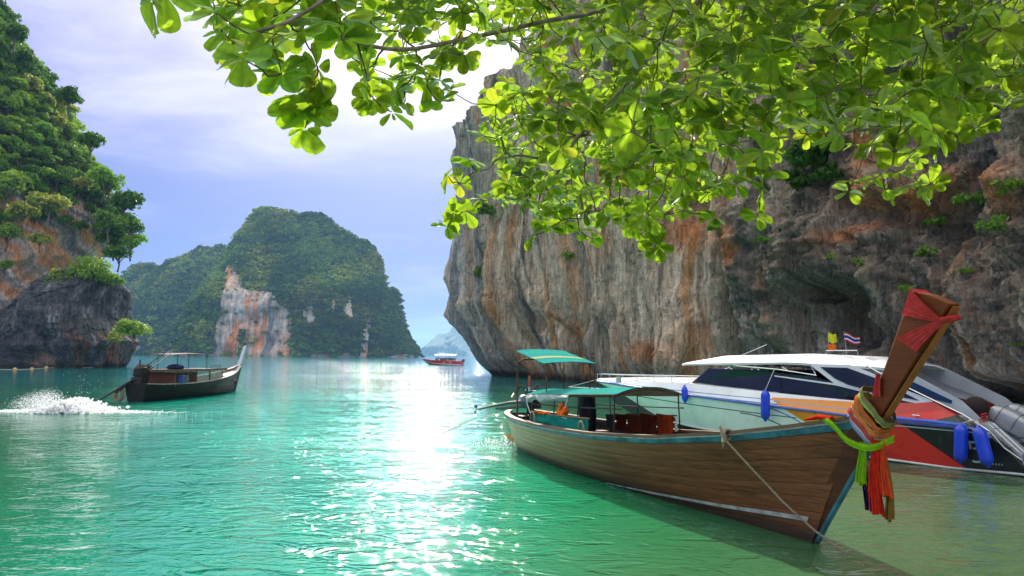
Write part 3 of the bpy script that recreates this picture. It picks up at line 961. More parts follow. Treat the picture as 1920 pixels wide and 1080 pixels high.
# ------------------------------------------------------------------ islands across the bay
def island(name, label, outline, Yr, depth, rockf, seed, matr, nu=360, nv=150, steep=0.5, tufts=0, tuftcol=None, tsize=4.2):
    o_ = np.array(outline, float)
    px = np.linspace(o_[0, 0], o_[-1, 0], nu)
    py = np.interp(px, o_[:, 0], o_[:, 1])
    top = np.array([at(a, b_, Yr) for a, b_ in zip(px, py)])
    zt = np.maximum(top[:, 2], 0.2)
    zt = zt * (1 + 0.015 * fbm(px * 0.06, 0 * px, 0, 4, seed)) 
    v = np.linspace(0, 1, nv)
    X_ = np.repeat(top[:, 0][:, None], nv, 1)
    Vv = np.repeat(v[None], nu, 0)
    # front slope, then crest and back slope
    fv = np.clip(Vv / 0.78, 0, 1)
    Z = zt[:, None] * np.where(Vv < 0.78, fv ** 0.92, np.cos((Vv - 0.78) / 0.22 * math.pi / 2)) - 0.6
    xm = (top[:, 0] - top[0, 0]) / (top[-1, 0] - top[0, 0])
    endt = np.sqrt(np.clip(1 - (2 * xm - 1) ** 4, 0, 1))[:, None]
    prof = np.where(fv < 0.35, fv * 0.35, 0.1225 + (fv - 0.35) / 0.65 * 0.8775)
    back = np.where(Vv > 0.78, (Vv - 0.78) / 0.22, 0)
    Y_ = Yr - depth * endt * (1 - prof) + depth * 0.8 * back * endt
    dd = depth * 0.16
    n_ = fbm(X_ * 0.018, Z * 0.022, 0, 5, seed + 1, 0.55) * dd + ridge(X_ * 0.035 + 0.3 * fbm(X_ * .02, Z * .02, 0, 2, seed + 4), Z * 0.006, 0, 3, seed + 2) * dd * 0.35
    Y_ = Y_ - n_ * (1 - back) * sstep(fv, 1.0, 0.9) if False else Y_ - n_ * (1 - back) * (1 - sstep(fv, 0.85, 1.0))
    P = np.stack([X_, Y_, Z], -1)
    qx, qy = project(P.reshape(-1, 3)); qx = qx.reshape(X_.shape); qy = qy.reshape(X_.shape)
    rk = rockf(qx, qy, X_, Z) * (back == 0)
    a = fbm(X_ * 0.14, Z * 0.012, 0, 4, seed + 5, 0.65); b2 = fbm(X_ * 0.45, Z * 0.03, 0, 3, seed + 6, 0.6); p3 = fbm(X_ * 0.04, Z * 0.03, 0, 3, seed + 7)
    R_ = np.zeros(Z.shape + (3,)) + np.array((0.60, 0.50, 0.40))
    R_ = lerp3(R_, sstep(b2, 0, 0.5) * 0.8, (0.86, 0.82, 0.74))
    R_ = lerp3(R_, sstep(a + 0.5 * p3, 0.05, 0.35) * 0.85, (0.78, 0.26, 0.06))
    R_ = lerp3(R_, sstep(-a, 0.12, 0.4) * 0.8, (0.13, 0.14, 0.18))
    G_ = np.zeros(Z.shape + (3,)) + np.array((0.03, 0.055, 0.02))
    C = G_ * (1 - rk[..., None]) + R_ * rk[..., None]
    ob = mesh(name, P.reshape(-1, 3), grid_faces(nu, nv), matr, cols=C.reshape(-1, 3))
    tag(ob, label, kind='structure')
    if tufts:
        r = np.random.default_rng(seed)
        # one lump of leaves, repeated and welded into one far-off wood
        w_ = (1 - 0.93 * np.clip(rk, 0, 1)) * (back < 0.25)
        du = np.gradient(P, axis=0); dv = np.gradient(P, axis=1)
        N_ = np.cross(du, dv); ar = np.linalg.norm(N_, axis=2); N_ = N_ / (ar[..., None] + 1e-9)
        if N_[nu // 2, nv // 3][1] > 0: N_ = -N_
        pr = (w_ * ar).ravel(); pr /= pr.sum()
        k = r.choice(len(pr), tufts, p=pr)
        base = P.reshape(-1, 3)[k] + r.normal(size=(tufts, 3)) * 0.8
        nn = N_.reshape(-1, 3)[k]
        kinds = [leaf_cloud(46, 1.0, 0.30, seed + 50 + j, 0.8, 0.7, 6)[0] for j in range(6)]
        sel = r.integers(0, 6, tufts)
        sz = tsize * (0.6 + 0.9 * r.random(tufts))
        sz *= 1 - 0.2 * sstep(rockf(qx, qy, X_, Z).ravel()[k], 0.0, 0.3)
        rot = r.random(tufts) * 6.283
        VV = np.stack(kinds)[sel]
        c_, s2 = np.cos(rot)[:, None], np.sin(rot)[:, None]
        VX = VV[..., 0] * c_ - VV[..., 1] * s2; VY = VV[..., 0] * s2 + VV[..., 1] * c_
        W = np.stack([VX, VY, VV[..., 2]], -1) * sz[:, None, None] + (base + nn * (sz * 0.35)[:, None])[:, None, :]
        tone = 0.95 + 0.5 * fbm(base[:, 0] * .03, base[:, 2] * .04, 0, 3, seed + 8) * 2 + 0.45 * (r.random(tufts) - 0.5)
        tone = np.clip(tone, 0.4, 2.4)
        yel = np.clip(fbm(base[:, 0] * .05, base[:, 2] * .05, 0, 2, seed + 10), 0, 1)[:, None]
        cc = np.array(tuftcol) * tone[:, None] * (1 + yel * np.array([2.0, 0.8, 0.0]))
        cc = np.repeat(cc[:, None, :], 46 * 4, 1).reshape(-1, 3)
        wd = mesh('far_forest', W.reshape(-1, 3), np.arange(tufts * 46 * 4).reshape(-1, 4), FOREST, None, smooth=False, cols=cc)
        tag(wd, 'dense jungle canopy covering the ' + label.split(' with')[0], kind='stuff')
    return P


FOREST = bpy.data.materials.new('forest_leaves'); FOREST.use_nodes = True
FOREST.node_tree.nodes.clear()
t = NT(FOREST.node_tree)
at2 = t.n('ShaderNodeAttribute', attribute_name='tint').outputs['Color']
isl = t.n('ShaderNodeNewGeometry').outputs['Random Per Island']
cc = t.mix(1.0, at2, t.ramp(isl, [(0.0, 0.65), (1.0, 1.35)]), 'MULTIPLY')
d_ = t.n('ShaderNodeBsdfDiffuse'); t.put(d_.inputs[0], cc)
r_ = t.n('ShaderNodeBsdfTranslucent'); t.put(r_.inputs[0], cc)
mx = t.n('ShaderNodeMixShader'); mx.inputs[0].default_value = 0.25
t.put(mx.inputs[1], d_.outputs[0]); t.put(mx.inputs[2], r_.outputs[0])
t.put(t.n('ShaderNodeOutputMaterial').inputs[0], mx.outputs[0])
FARROCK = rock_mat('far_limestone', 0.14, 0.9, 0.3)


def polymask(qx, qy, poly, soft=7):
    """1 inside polygon (photo coordinates), ragged edge"""
    inside = np.zeros(qx.shape, bool)
    n = len(poly)
    for i in range(n):
        x1, y1 = poly[i]; x2, y2 = poly[(i + 1) % n]
        c = ((y1 > qy) != (y2 > qy)) & (qx < (x2 - x1) * (qy - y1) / (y2 - y1 + 1e-9) + x1)
        inside ^= c
    return inside.astype(float)


def rock_main(qx, qy, X_, Z):
    jx = qx + 7 * fbm(X_ * 0.09, Z * 0.07, 0, 5, 7, 0.65); jy = qy + 11 * fbm(X_ * 0.07, Z * 0.05, 0, 5, 8, 0.65)
    m = polymask(jx, jy, [(395, 672), (405, 620), (415, 560), (425, 498), (434, 497), (445, 515), (462, 540), (500, 548), (515, 556), (546, 590), (548, 640), (540, 672)])
    m = np.maximum(m, polymask(jx, jy, [(676, 672), (680, 610), (690, 582), (700, 590), (694, 630), (690, 672)]))
    m = np.maximum(m, polymask(jx, jy, [(566, 585), (585, 560), (590, 600), (575, 610)]))
    m = np.maximum(m, polymask(jx, jy, [(618, 570), (628, 555), (630, 575), (622, 590)]))
    m = np.maximum(m, polymask(jx, jy, [(645, 575), (655, 560), (662, 590), (650, 600)]))
    m = np.maximum(m, (Z < 1.5 + 3 * fbm(X_ * .05, 0 * X_, 0, 3, 5)).astype(float) * 0.75)
    m *= 1 - polymask(jx, jy, [(448, 672), (450, 620), (462, 620), (462, 672)])
    return m


def rock_ridge(qx, qy, X_, Z):
    return ((Z < 6 + 6 * fbm(X_ * 0.05, 0 * X_, 0, 3, 15)) & (fbm(X_ * 0.03, Z * 0.05, 0, 2, 16) > 0.0)).astype(float)


island('island_ridge', 'low forested island ridge with reddish shore rocks left of the great dome',
       [(185, 640), (210, 560), (235, 528), (250, 505), (262, 498), (278, 499), (300, 506), (318, 498), (335, 488), (352, 482), (372, 470), (400, 467), (440, 466), (470, 470), (520, 520)],
       860, 110, rock_ridge, 500, FARROCK, 300, 120, tufts=3000, tuftcol=(0.100, 0.185, 0.036), tsize=4.6)
island('dome_island', 'great forested limestone dome island with white and orange cliff face',
       [(388, 655), (398, 600), (404, 560), (418, 500), (432, 474), (446, 458), (462, 430), (472, 412), (482, 397), (490, 393), (500, 392), (512, 391), (522, 393), (535, 396), (546, 401), (560, 402), (575, 404), (588, 402), (600, 404), (609, 411), (618, 421), (640, 433), (655, 443), (668, 449), (682, 456), (695, 467), (703, 480), (708, 496), (712, 515), (716, 540), (720, 556), (726, 552), (732, 545), (738, 545), (742, 553), (744, 570), (746, 590), (750, 606), (756, 622), (764, 636), (774, 650), (780, 660), (784, 667)],
       740, 120, rock_main, 520, FARROCK, 420, 170, tufts=6800, tuftcol=(0.115, 0.200, 0.038), tsize=3.6)
FARM = rock_mat('distant_slopes', 0.02, 0.8, 0.3)
island('distant_mountain', 'pale blue mountain island far across the sea with a shoulder on its left',
       [(772, 667), (790, 660), (800, 650), (812, 637), (822, 625), (835, 624), (842, 622), (848, 612), (853, 606), (858, 612), (870, 625), (885, 650), (900, 660), (960, 667)],
       4800, 700, lambda a, b_, c, d: 0 * a + 0.04, 560, FARM, 160, 60)
# ------------------------------------------------------------------ boats: shared pieces
def wood_mat(name, color, dark=0.5, var=0.3, scale=1.0, rough=0.55, tintz=None):
    m = bpy.data.materials.new(name); m.use_nodes = True
    t = NT(m.node_tree); bs = m.node_tree.nodes['Principled BSDF']
    tc = t.n('ShaderNodeTexCoord').outputs['Object']
    g = t.noise(t.mapping(tc, scale=(0.7 * scale, 6 * scale, 16 * scale)), 2.0, 7, 0.65, 0.5)
    g2 = t.noise(t.mapping(tc, scale=(0.5, 1, 1.6)), 1.1, 5, 0.6, 0.4)
    g3 = t.noise(t.mapping(tc, scale=(0.25 * scale, 1, 26 * scale)), 2.6, 4, 0.6)
    c = t.mix(1.0, color, t.ramp(g, [(0.25, 1 - var * 1.3), (0.5, 1.0), (0.75, 1 + var)]), 'MULTIPLY')
    c = t.mix(t.math('MULTIPLY', t.step(g2, 0.48, 0.68), dark), c, tuple(q * 0.28 for q in color))
    c = t.mix(t.math('MULTIPLY', t.step(g2, 0.52, 0.34), 0.35), c, (color[0] * 1.5, color[1] * 1.45, color[2] * 1.4))
    c = t.mix(t.math('MULTIPLY', t.step(g3, 0.40, 0.32), 0.6), c, tuple(q * 0.35 for q in color))
    if tintz:                                                   # worn paler colour towards one end of the hull
        x = t.sep(tc)[0]
        c = t.mix(t.math('MULTIPLY', t.step(t.math('ADD', x, t.math('MULTIPLY', g2, 2.0)), tintz[1], tintz[0]), tintz[3]), c, tintz[2])
        z = t.sep(tc)[2]
        c = t.mix(t.math('MULTIPLY', t.step(t.math('ADD', z, t.math('MULTIPLY', g2, 0.12)), 0.30, 0.12), 0.8), c, (0.018, 0.020, 0.014))
    t.put(bs.inputs['Base Color'], c)
    t.put(bs.inputs['Roughness'], t.math('ADD', rough - 0.15, t.math('MULTIPLY', g, 0.3)))
    bs.inputs['Specular IOR Level'].default_value = 0.22
    t.put(bs.inputs['Normal'], t.bump(t.math('ADD', g, t.math('MULTIPLY', g3, 0.6)), 0.45, 0.008))
    return m


HULLW = wood_mat('oiled_hull_planks', (0.170, 0.064, 0.021), 0.7, 0.6, tintz=(2.5, 8.2, (0.35, 0.31, 0.15), 0.85))
STEMW = wood_mat('stem_timber', (0.095, 0.032, 0.012), 0.4, 0.3)
PROWW = wood_mat('prow_timber', (0.180, 0.042, 0.008), 0.35, 0.25)
CAPW = wood_mat('gunwale_timber', (0.17, 0.10, 0.06), 0.4, 0.35)
DECKW = wood_mat('deck_boards', (0.22, 0.15, 0.10), 0.4, 0.35)
TEAL = mat('teal_paint', (0.035, 0.19, 0.24), 0.6, noise=0.4, nscale=4, bump=0.3, bscale=30)
CREAM = mat('worn_cream_paint', (0.48, 0.50, 0.44), 0.6, noise=0.3, nscale=5)
DARKM = mat('dark_iron', (0.022, 0.020, 0.020), 0.6, 0.0, noise=0.4, nscale=12, bump=0.2)
RUST = mat('rusty_pipe', (0.16, 0.075, 0.04), 0.75, 0.2, noise=0.45, nscale=9, bump=0.2)
STEEL = mat('stainless_steel', (0.62, 0.64, 0.66), 0.22, 1.0, noise=0.05)
ROPE = mat('old_rope', (0.36, 0.29, 0.19), 0.9, noise=0.3, nscale=40, bump=0.6, bscale=120)
WROPE = mat('white_rope', (0.66, 0.65, 0.60), 0.85, noise=0.2, nscale=40, bump=0.5, bscale=120)
ENGB = mat('oily_engine_blue', (0.03, 0.075, 0.085), 0.35, 0.3, noise=0.5, nscale=14, bump=0.2)
BLACKC = mat('black_cloth', (0.012, 0.012, 0.014), 0.9, noise=0.3)


class Loft:
    """double ended hull as a function of (t along, v up, side)"""
    def __init__(s, L, beam, sheer, zk, rake_b, rake_s, Bf, pf):
        s.L, s.beam, s.sheer, s.zk, s.rb, s.rs, s.Bf, s.pf = L, beam, sheer, zk, rake_b, rake_s, Bf, pf

    def P(s, t, v, side, extra=0.0):
        t = np.asarray(t, float); v = np.asarray(v, float)
        zs = s.sheer(t)
        z = s.zk + (zs - s.zk) * v
        l1 = s.L + z * s.rb; l0 = -z * s.rs
        l = l0 + (l1 - l0) * t
        w = s.beam * s.Bf(t) * np.clip(v, 0, 1.2) ** s.pf(t) + 0.055 + extra
        return np.stack([l, side * w, z], -1)


def frame(S, Bw):
    d = np.array([Bw[0] - S[0], Bw[1] - S[1]]); return math.atan2(d[1], d[0])


# ------------------------------------------------------------------ the near longtail boat
S0, B0 = (0.36, 18.28), (3.67, 9.0)
NEAR_YAW = frame(S0, B0)
lt = empty('longtail_boat', 'brown wooden longtail boat with tall ribboned prow and teal canopies', 'boat', 'longtail boats', loc=(S0[0], S0[1], 0), rotz=NEAR_YAW)
LFRAME = (S0, B0)


def boatframe(S, Bw):
    d = np.array([Bw[0] - S[0], Bw[1] - S[1], 0.0]); d /= np.linalg.norm(d)
    return np.array([S[0], S[1], 0.0]), d, np.array([-d[1], d[0], 0.0])


# in the local frame x = along to the bow, y = to port; the camera sees the starboard (negative y) side
NEAR = -1
sheer = lambda t_: np.interp(t_, [0, .06, .2, .38, .55, .72, .85, .93, 1.0], [0.80, 0.77, 0.76, 0.78, 0.84, 0.97, 1.16, 1.33, 1.50])
Bf = lambda t_: np.interp(t_, [0, .03, .08, .16, .28, .42, .58, .70, .80, .88, .94, 1.0], [.26, .48, .68, .87, .98, 1.0, .93, .80, .61, .39, .20, 0.0])
pf = lambda t_: np.interp(t_, [0, .2, .6, .85, 1], [.42, .42, .5, .72, .85])
hull = Loft(9.84, 0.90, sheer, -0.35, 0.50, 0.5, Bf, pf)


def strake(hl, v0, v1, side, n=44, out=0.0, thick=0.02, t0=0.0, t1=1.0, m=3):
    T, Vv = np.meshgrid(np.linspace(t0, t1, n), np.linspace(v0, v1, m), indexing='ij')
    cup = out + 0.004 * (1 - (2 * (Vv - v0) / (v1 - v0) - 1) ** 2)
    G = hl.P(T, Vv, side, cup)
    b = B()
    G2 = hl.P(T, Vv, side, cup - thick)
    nu, nv = T.shape
    N_ = nu * nv
    Fc = [tuple(f) for f in grid_faces(nu, nv)]
    ring = [i * nv for i in range(nu)] + [(nu - 1) * nv + j for j in range(1, nv)] + [i * nv + nv - 1 for i in range(nu - 2, -1, -1)] + [j for j in range(nv - 2, 0, -1)]
    Fs = Fc + [tuple(i + N_ for i in f[::-1]) for f in Fc] + [(a, b_, b_ + N_, a + N_) for a, b_ in zip(ring, ring[1:] + ring[:1])]
    if side > 0:
        Fs = [f[::-1] for f in Fs]
    b.add(np.vstack([G.reshape(-1, 3), G2.reshape(-1, 3)]), Fs)
    return b


T, Vv = np.meshgrid(np.linspace(0, 1, 50), np.linspace(0, 0.985, 12), indexing='ij')
bh = B()
for sd in (-1, 1):
    bh.add(hull.P(T, Vv, sd, -0.024).reshape(-1, 3), grid_faces(50, 12))
# transom closes the stern
tv = np.linspace(0, 0.985, 12)
a_, b_ = hull.P(0 * tv, tv, -1, -0.024), hull.P(0 * tv, tv, 1, -0.024)
bh.add(np.stack([a_, b_], 0).reshape(-1, 3), grid_faces(2, 12))
hullo = bh.out('hull', mat('dark_inner_hull', (0.05, 0.035, 0.025), 0.8, noise=0.3), lt)
edges = [0.0, 0.17, 0.29, 0.40, 0.505, 0.60, 0.69, 0.775, 0.865, 0.95]
rp = random.Random(3)
for sd in (-1, 1):
    for i in range(9):
        e = 0.0018 / 1.2
        strake(hull, edges[i] + e, edges[i + 1] - e, sd, 56, out=rp.uniform(0, 0.006)).out('plank', HULLW, hullo, smooth=False)
    strake(hull, 0.952, 1.0, sd, 56, out=0.012, thick=0.035).out('painted_strake', TEAL, lt)
    strake(hull, 1.0, 1.014, sd, 56, out=0.022, thick=0.03).out('white_line', CREAM, lt)
    # waterline stripe rising to the bow
    tt = np.linspace(0.55, 0.985, 40)
    zz = np.interp(tt, [.55, .7, .85, .985], [0.01, 0.07, 0.15, 0.25])
    hh = np.interp(tt, [.55, .7, .985], [0.012, 0.035, 0.06])
    G = np.stack([hull.P(tt, (zz + k * hh + 0.35) / (sheer(tt) + 0.35), sd, 0.019) for k in (0, .5, 1)], 1)
    B().sheet(G).out('waterline_stripe', CREAM, lt)
    # gunwale cap
    tt = np.linspace(0, 1, 60)
    o1 = hull.P(tt, 1.0 + 0 * tt, sd, 0.04); o1[:, 2] += 0.020
    o2 = hull.P(tt, 1.0 + 0 * tt, sd, 0.04); o2[:, 2] += 0.062
    i2 = hull.P(tt, 1.0 + 0 * tt, sd, -0.10); i2[:, 2] += 0.062; i2[:, 1] = np.where(i2[:, 1] * sd < 0.01, sd * 0.01, i2[:, 1])
    i1 = i2.copy(); i1[:, 2] -= 0.045
    B().sheet(np.stack([o1, o2, i2, i1, o1], 1)).out('gunwale', CAPW, lt)
# frames (ribs) inside and floor boards
for tq in np.linspace(0.08, 0.88, 12):
    vq = np.linspace(0.35, 0.97, 8)
    b = B()
    for sd in (-1, 1):
        b.tube(hull.P(tq + 0 * vq, vq, sd, -0.05), 0.028, 4)
    b.out('rib', CAPW, lt)
for k in range(7):
    tt = np.linspace(0.10, 0.80, 20)
    wy = (-0.63 + k * 0.18)
    vf = (np.interp(tt, [0, .6, .8, 1], [0.30, 0.32, 0.55, .9]) + .35) / (sheer(tt) + .35)
    lim = np.maximum(0.9 * Bf(tt) * vf ** pf(tt) - 0.03, 0.01)
    y0 = np.clip(wy, -lim, lim); y1 = np.clip(wy + 0.17, -lim, lim)
    l = hull.P(tt, 0.6 + 0 * tt, 1)[:, 0]
    zf = np.interp(tt, [0, .6, .8, 1], [0.30, 0.32, 0.55, .9])
    B().sheet(np.stack([np.stack([l, y0, zf], 1), np.stack([l, y1, zf], 1)], 1), 0.02).out('floor_board', DECKW, lt)
for k in range(9):                                               # foredeck boards
    tq0 = 0.74 + k * 0.024
    G = []
    for q_ in (tq0, tq0 + 0.0225):
        p = hull.P(np.array([q_] * 2), np.array([0.95, 0.95]), 1, -0.06)
        p[0, 1] *= -1
        G.append(p)
    B().sheet(np.array(G), 0.02).out('deck_board', DECKW, lt)
for tq in (0.30, 0.46, 0.62):                                    # thwarts
    p = hull.P(np.array([tq]), np.array([0.86]), 1, -0.05)[0]
    B().box((p[0], 0, p[2]), (0.24, p[1] * 2, 0.035)).out('thwart', DECKW, lt)

# stem and prow
stem_f = [(9.67, -0.34), (9.84, -0.02), (10.07, .32), (10.46, .87), (10.78, 1.29), (10.92, 1.47)]
stem_b = [(9.50, -0.34), (9.62, 0.02), (9.80, .30), (10.02, .60), (10.30, 1.02), (10.50, 1.43)]
V = []
for (lf, zf), (lb, zb) in zip(stem_f, stem_b):
    V += [(lf, -.022, zf), (lb, -.078, zb), (lb, .078, zb), (lf, .022, zf)]
Fc = [(4 * i + k, 4 * i + (k + 1) % 4, 4 * i + 4 + (k + 1) % 4, 4 * i + 4 + k) for i in range(5) for k in range(4)] + [(3, 2, 1, 0), (20, 21, 22, 23)]
b = B().add(V, Fc)
so = b.out('stem', STEMW, lt)
bv = so.modifiers.new('bevel', 'BEVEL'); bv.width = 0.012; bv.segments = 2
prow = [(10.47, 1.44), (10.92, 1.48), (11.20, 1.83), (11.52, 2.24), (11.80, 2.60), (11.91, 2.74), (11.70, 2.84), (11.42, 2.90), (11.24, 2.57), (11.06, 2.20), (10.86, 1.82), (10.66, 1.62)]
ws_ = [0.085] * len(prow)
b = B()
V = []
for sd in (-1, 1):
    for (l, z) in prow:
        fr_ = np.clip((z - 1.4) / 1.5, 0, 1)
        V.append((l - (.075 if l > np.interp(z, [1.4, 2.9], [10.7, 11.65]) else 0), sd * (0.058 + 0.022 * fr_), z))
n = len(prow)
b.add(V, [tuple(range(n)), tuple(range(2 * n - 1, n - 1, -1))] + [(i, i + n, (i + 1) % n + n, (i + 1) % n) for i in range(n)])
po = b.out('prow', PROWW, lt)
bv = po.modifiers.new('bevel', 'BEVEL'); bv.width = 0.014; bv.segments = 2
fl = np.array([(9.88, 0.03), (10.07, .32), (10.46, .87), (10.78, 1.29), (10.88, 1.42)])
b = B()
G = np.array([[(l + 0.012 + dx_, y_, z - 0.008) for y_, dx_ in ((-0.032, -0.03), (-0.028, 0.0), (0.028, 0.0), (0.032, -0.03))] for l, z in fl])
b.sheet(G, 0.006).out('stem_edge', TEAL, lt)
b = B()
fl = np.array([(10.98, 1.545), (11.2, 1.83), (11.52, 2.24), (11.80, 2.60), (11.90, 2.73)])
G = np.array([[(l + 0.018 - .075, y_, z - 0.013) for y_ in (-0.045, 0, 0.045)] for l, z in fl])
b.sheet(G, 0.012).out('front_batten', wood_mat('pale_batten', (0.34, 0.12, 0.03), 0.2, 0.2), lt)

# canopies
def canopy(l0, l1, w_, zf, zb, arch, name, m_, sag=0.012):
    L_, W_ = np.meshgrid(np.linspace(l0, l1, 22), np.linspace(-w_, w_, 17), indexing='ij')
    z = zb + (zf - zb) * (L_ - l0) / (l1 - l0) + arch * (1 - (W_ / w_) ** 2) - sag * np.abs(np.sin((L_ - l0) / (l1 - l0) * math.pi * 3)) + 0.006 * fbm(L_ * 4, W_ * 4, 0, 3, 3)
    return B().sheet(np.stack([L_, W_, z], -1), 0.008).out(name, m_, lt)


TARP = cloth('teal_tarpaulin', (0.055, 0.40, 0.36), 0.25)
UPT = cloth('teal_striped_tarpaulin', (0.055, 0.42, 0.38), 0.25, stripe=(2.02, 0.11, (0.62, 0.50, 0.22)))
canopy(1.0, 2.72, 0.62, 2.055, 2.33, 0.035, 'upper_canopy', UPT)
canopy(1.75, 5.98, 0.64, 1.575, 1.36, 0.12, 'lower_canopy', TARP, 0.02)
L_, W_ = np.meshgrid(np.linspace(3.9, 5.97, 12), np.linspace(-.62, .62, 9), indexing='ij')
z = 1.36 + 0.215 * (L_ - 1.75) / 4.23 + 0.12 * (1 - (W_ / .64) ** 2) - 0.05
B().sheet(np.stack([L_, W_, z], -1), 0.01).out('canopy_lining', mat('brown_plywood', (0.13, 0.07, 0.04), 0.8, noise=0.3), lt)
for sd in (-1, 1):
    B().tube([(1.75, sd * .64, 1.35), (3.9, sd * .64, 1.455), (5.98, sd * .64, 1.565)], 0.016, 6).out('canopy_rail', RUST, lt)
    B().tube([(2.0, sd * .60, 1.16), (3.9, sd * .60, 1.22), (6.1, sd * .60, 1.33)], 0.013, 6).out('side_rail', DARKM, lt)
    for l in (2.05, 3.3, 4.45, 5.9):
        zt = 1.36 + 0.215 * (l - 1.75) / 4.23
        wb = float(hull.P(np.array([l / 10.3 + .02]), np.array([0.9]), 1, -0.06)[0][1])
        B().tube([(l, sd * min(wb, .66), 0.62), (l, sd * 0.62, zt)], 0.014, 6).out('post', RUST if l < 3 else DARKM, lt)
for l in (1.76, 3.2, 4.6, 5.97):
    y_ = np.linspace(-.64, .64, 9); zt = 1.36 + 0.215 * (l - 1.75) / 4.23
    B().tube(np.stack([l + 0 * y_, y_, zt + .10 * (1 - (y_ / .64) ** 2) - 0.02], 1), 0.014, 6).out('canopy_bow', RUST, lt)
# upper canopy poles: a bent pipe at the stern, thin poles forward
B().tube([(0.98, -0.58, 0.6), (0.98, -0.58, 1.9), (1.0, -0.56, 2.06), (1.12, -0.46, 2.12), (1.25, -0.25, 2.14)], 0.024, 8).out('pole', RUST, lt)
for (l, w_, zt, zb) in [(1.02, 0.58, 2.3, .6), (2.68, -0.55, 2.06, 1.45), (2.68, 0.58, 2.06, .6), (2.60, 0.50, 2.06, .6)]:
    B().tube([(l, w_, zb), (l, w_, zt)], 0.014, 6).out('pole', RUST, lt)
# clear rain sheet rolled under the near edge
m_pl = bpy.data.materials.new('clear_plastic'); m_pl.use_nodes = True
t = NT(m_pl.node_tree); bs = m_pl.node_tree.nodes['Principled BSDF']
bs.inputs['Base Color'].default_value = (0.55, 0.68, 0.66, 1); bs.inputs['Roughness'].default_value = 0.15
bs.inputs['Alpha'].default_value = 0.75
tcn = t.n('ShaderNodeTexCoord').outputs['Object']
t.put(bs.inputs['Normal'], t.bump(t.noise(t.mapping(tcn, scale=(1, 4, 3)), 9, 4, 0.7, 1.5), 1.0, 0.05))
L_, Q_ = np.meshgrid(np.linspace(1.8, 4.1, 50), np.linspace(0, 1, 12), indexing='ij')
zt = 1.35 + 0.215 * (L_ - 1.75) / 4.23
Wd = -0.655 - 0.05 * np.sin(Q_ * math.pi) - 0.02 * vn(L_ * 7, Q_ * 4, 0, 5)
z = zt - 0.17 * Q_ * (0.85 + 0.25 * vn(L_ * 3, 0 * L_, 0, 9)) 
B().sheet(np.stack([L_, Wd, z], -1)).out('rain_sheet', m_pl, lt, True)
L_, Q_ = np.meshgrid(np.linspace(2.4, 5.15, 40), np.linspace(0, 1, 10), indexing='ij')
zt = np.interp(L_, [2.4, 5.15], [0.985, 1.10])
Wd = -0.76 - 0.03 * vn(L_ * 3, Q_ * 2, 0, 15) - 0.02 * Q_
B().sheet(np.stack([L_, Wd, zt - 0.27 * Q_], -1)).out('side_cloth', cloth('green_side_cloth', (0.02, 0.26, 0.20), 0.2), lt, True)
B().tube([(2.35, -.76, .99), (5.2, -.76, 1.105)], 0.016, 6).out('side_cloth_rail', CAPW, lt)
for l in (2.55, 4.95):                                            # rope loops on the cloth
    a = np.linspace(0, math.pi, 12)
    B().tube(np.stack([l + 0.14 * np.cos(a), -0.81 + 0 * a, 0.78 + 0.26 * np.sin(a)], 1), 0.016, 6).out('rope_loop', ROPE, lt)
B().tube([(4.05, -.66, 1.42), (4.0, -.7, 1.22), (3.82, -.72, 1.12), (3.95, -.74, 1.03), (4.2, -.74, 1.02)], 0.012, 6).out('rope', WROPE, lt)
B().tube([(1.78, -.66, 1.34), (2.0, -.72, 1.15), (2.3, -.76, 0.98)], 0.010, 6).out('rope', WROPE, lt)
B().tube([(2.3, 0.5, 1.0), (3.2, .3, 1.2), (4.1, -0.2, 1.35)], 0.008, 5).out('rope', WROPE, lt)
# black curtain bundled at the middle of the canopy
Qh, Qa = np.meshgrid(np.linspace(0, 1, 18), np.linspace(0, 2 * math.pi, 25), indexing='ij')
rr = 0.115 * (1 + 0.22 * np.sin(Qa * 5 + Qh * 3)) * (0.8 + 0.45 * np.sin(Qh * 2.4 + 0.5))
B().sheet(np.stack([4.35 + rr * np.cos(Qa) + 0.03 * Qh, -0.40 + rr * np.sin(Qa), 1.44 - 0.78 * Qh], -1)).out('curtain', BLACKC, lt, True)
B().box((4.62, -0.62, 0.93), (0.01, 0.07, 0.16)).out('paper_notice', mat('paper', (0.6, 0.6, 0.56), .8), lt)
B().box((5.92, 0.56, 0.98), (0.01, 0.05, 0.13)).out('paper_notice', MATS['paper'], lt)
B().box((3.98, -0.655, 1.40), (0.16, 0.012, 0.03)).out('blue_strap', mat('blue_strap', (0.05, 0.2, 0.65), .6), lt)
# drying cloths and life jackets on the far rail
def drape(l0, l1, w_, zt, dz, color, nm, sd=0, cat='cloth', label=None, grp=None, tr=0.2):
    L_, Q_ = np.meshgrid(np.linspace(l0, l1, 26), np.linspace(-0.25, 1, 16), indexing='ij')
    fold = 0.028 * np.sin(L_ * 34 + sd * 3 + 1.5 * vn(L_ * 4, Q_, 0, sd)) * (0.4 + Q_)
    ww = w_ - 0.03 * np.cos(np.clip(Q_, -.25, .25) * 6.2) + fold + np.where(Q_ < 0, 0.06, 0)
    zz = zt - dz * np.abs(Q_) * (1 + 0.06 * vn(L_ * 5, 0 * L_, 0, sd + 4)) + 0.02 * np.exp(-(Q_ * 8) ** 2)
    o = B().sheet(np.stack([L_, ww, zz], -1), 0.006).out(nm, cloth(nm + '_%d' % sd, color, tr), None, True)
    o.location = lt.location; o.rotation_euler = lt.rotation_euler
    return tag(o, label, cat, grp)


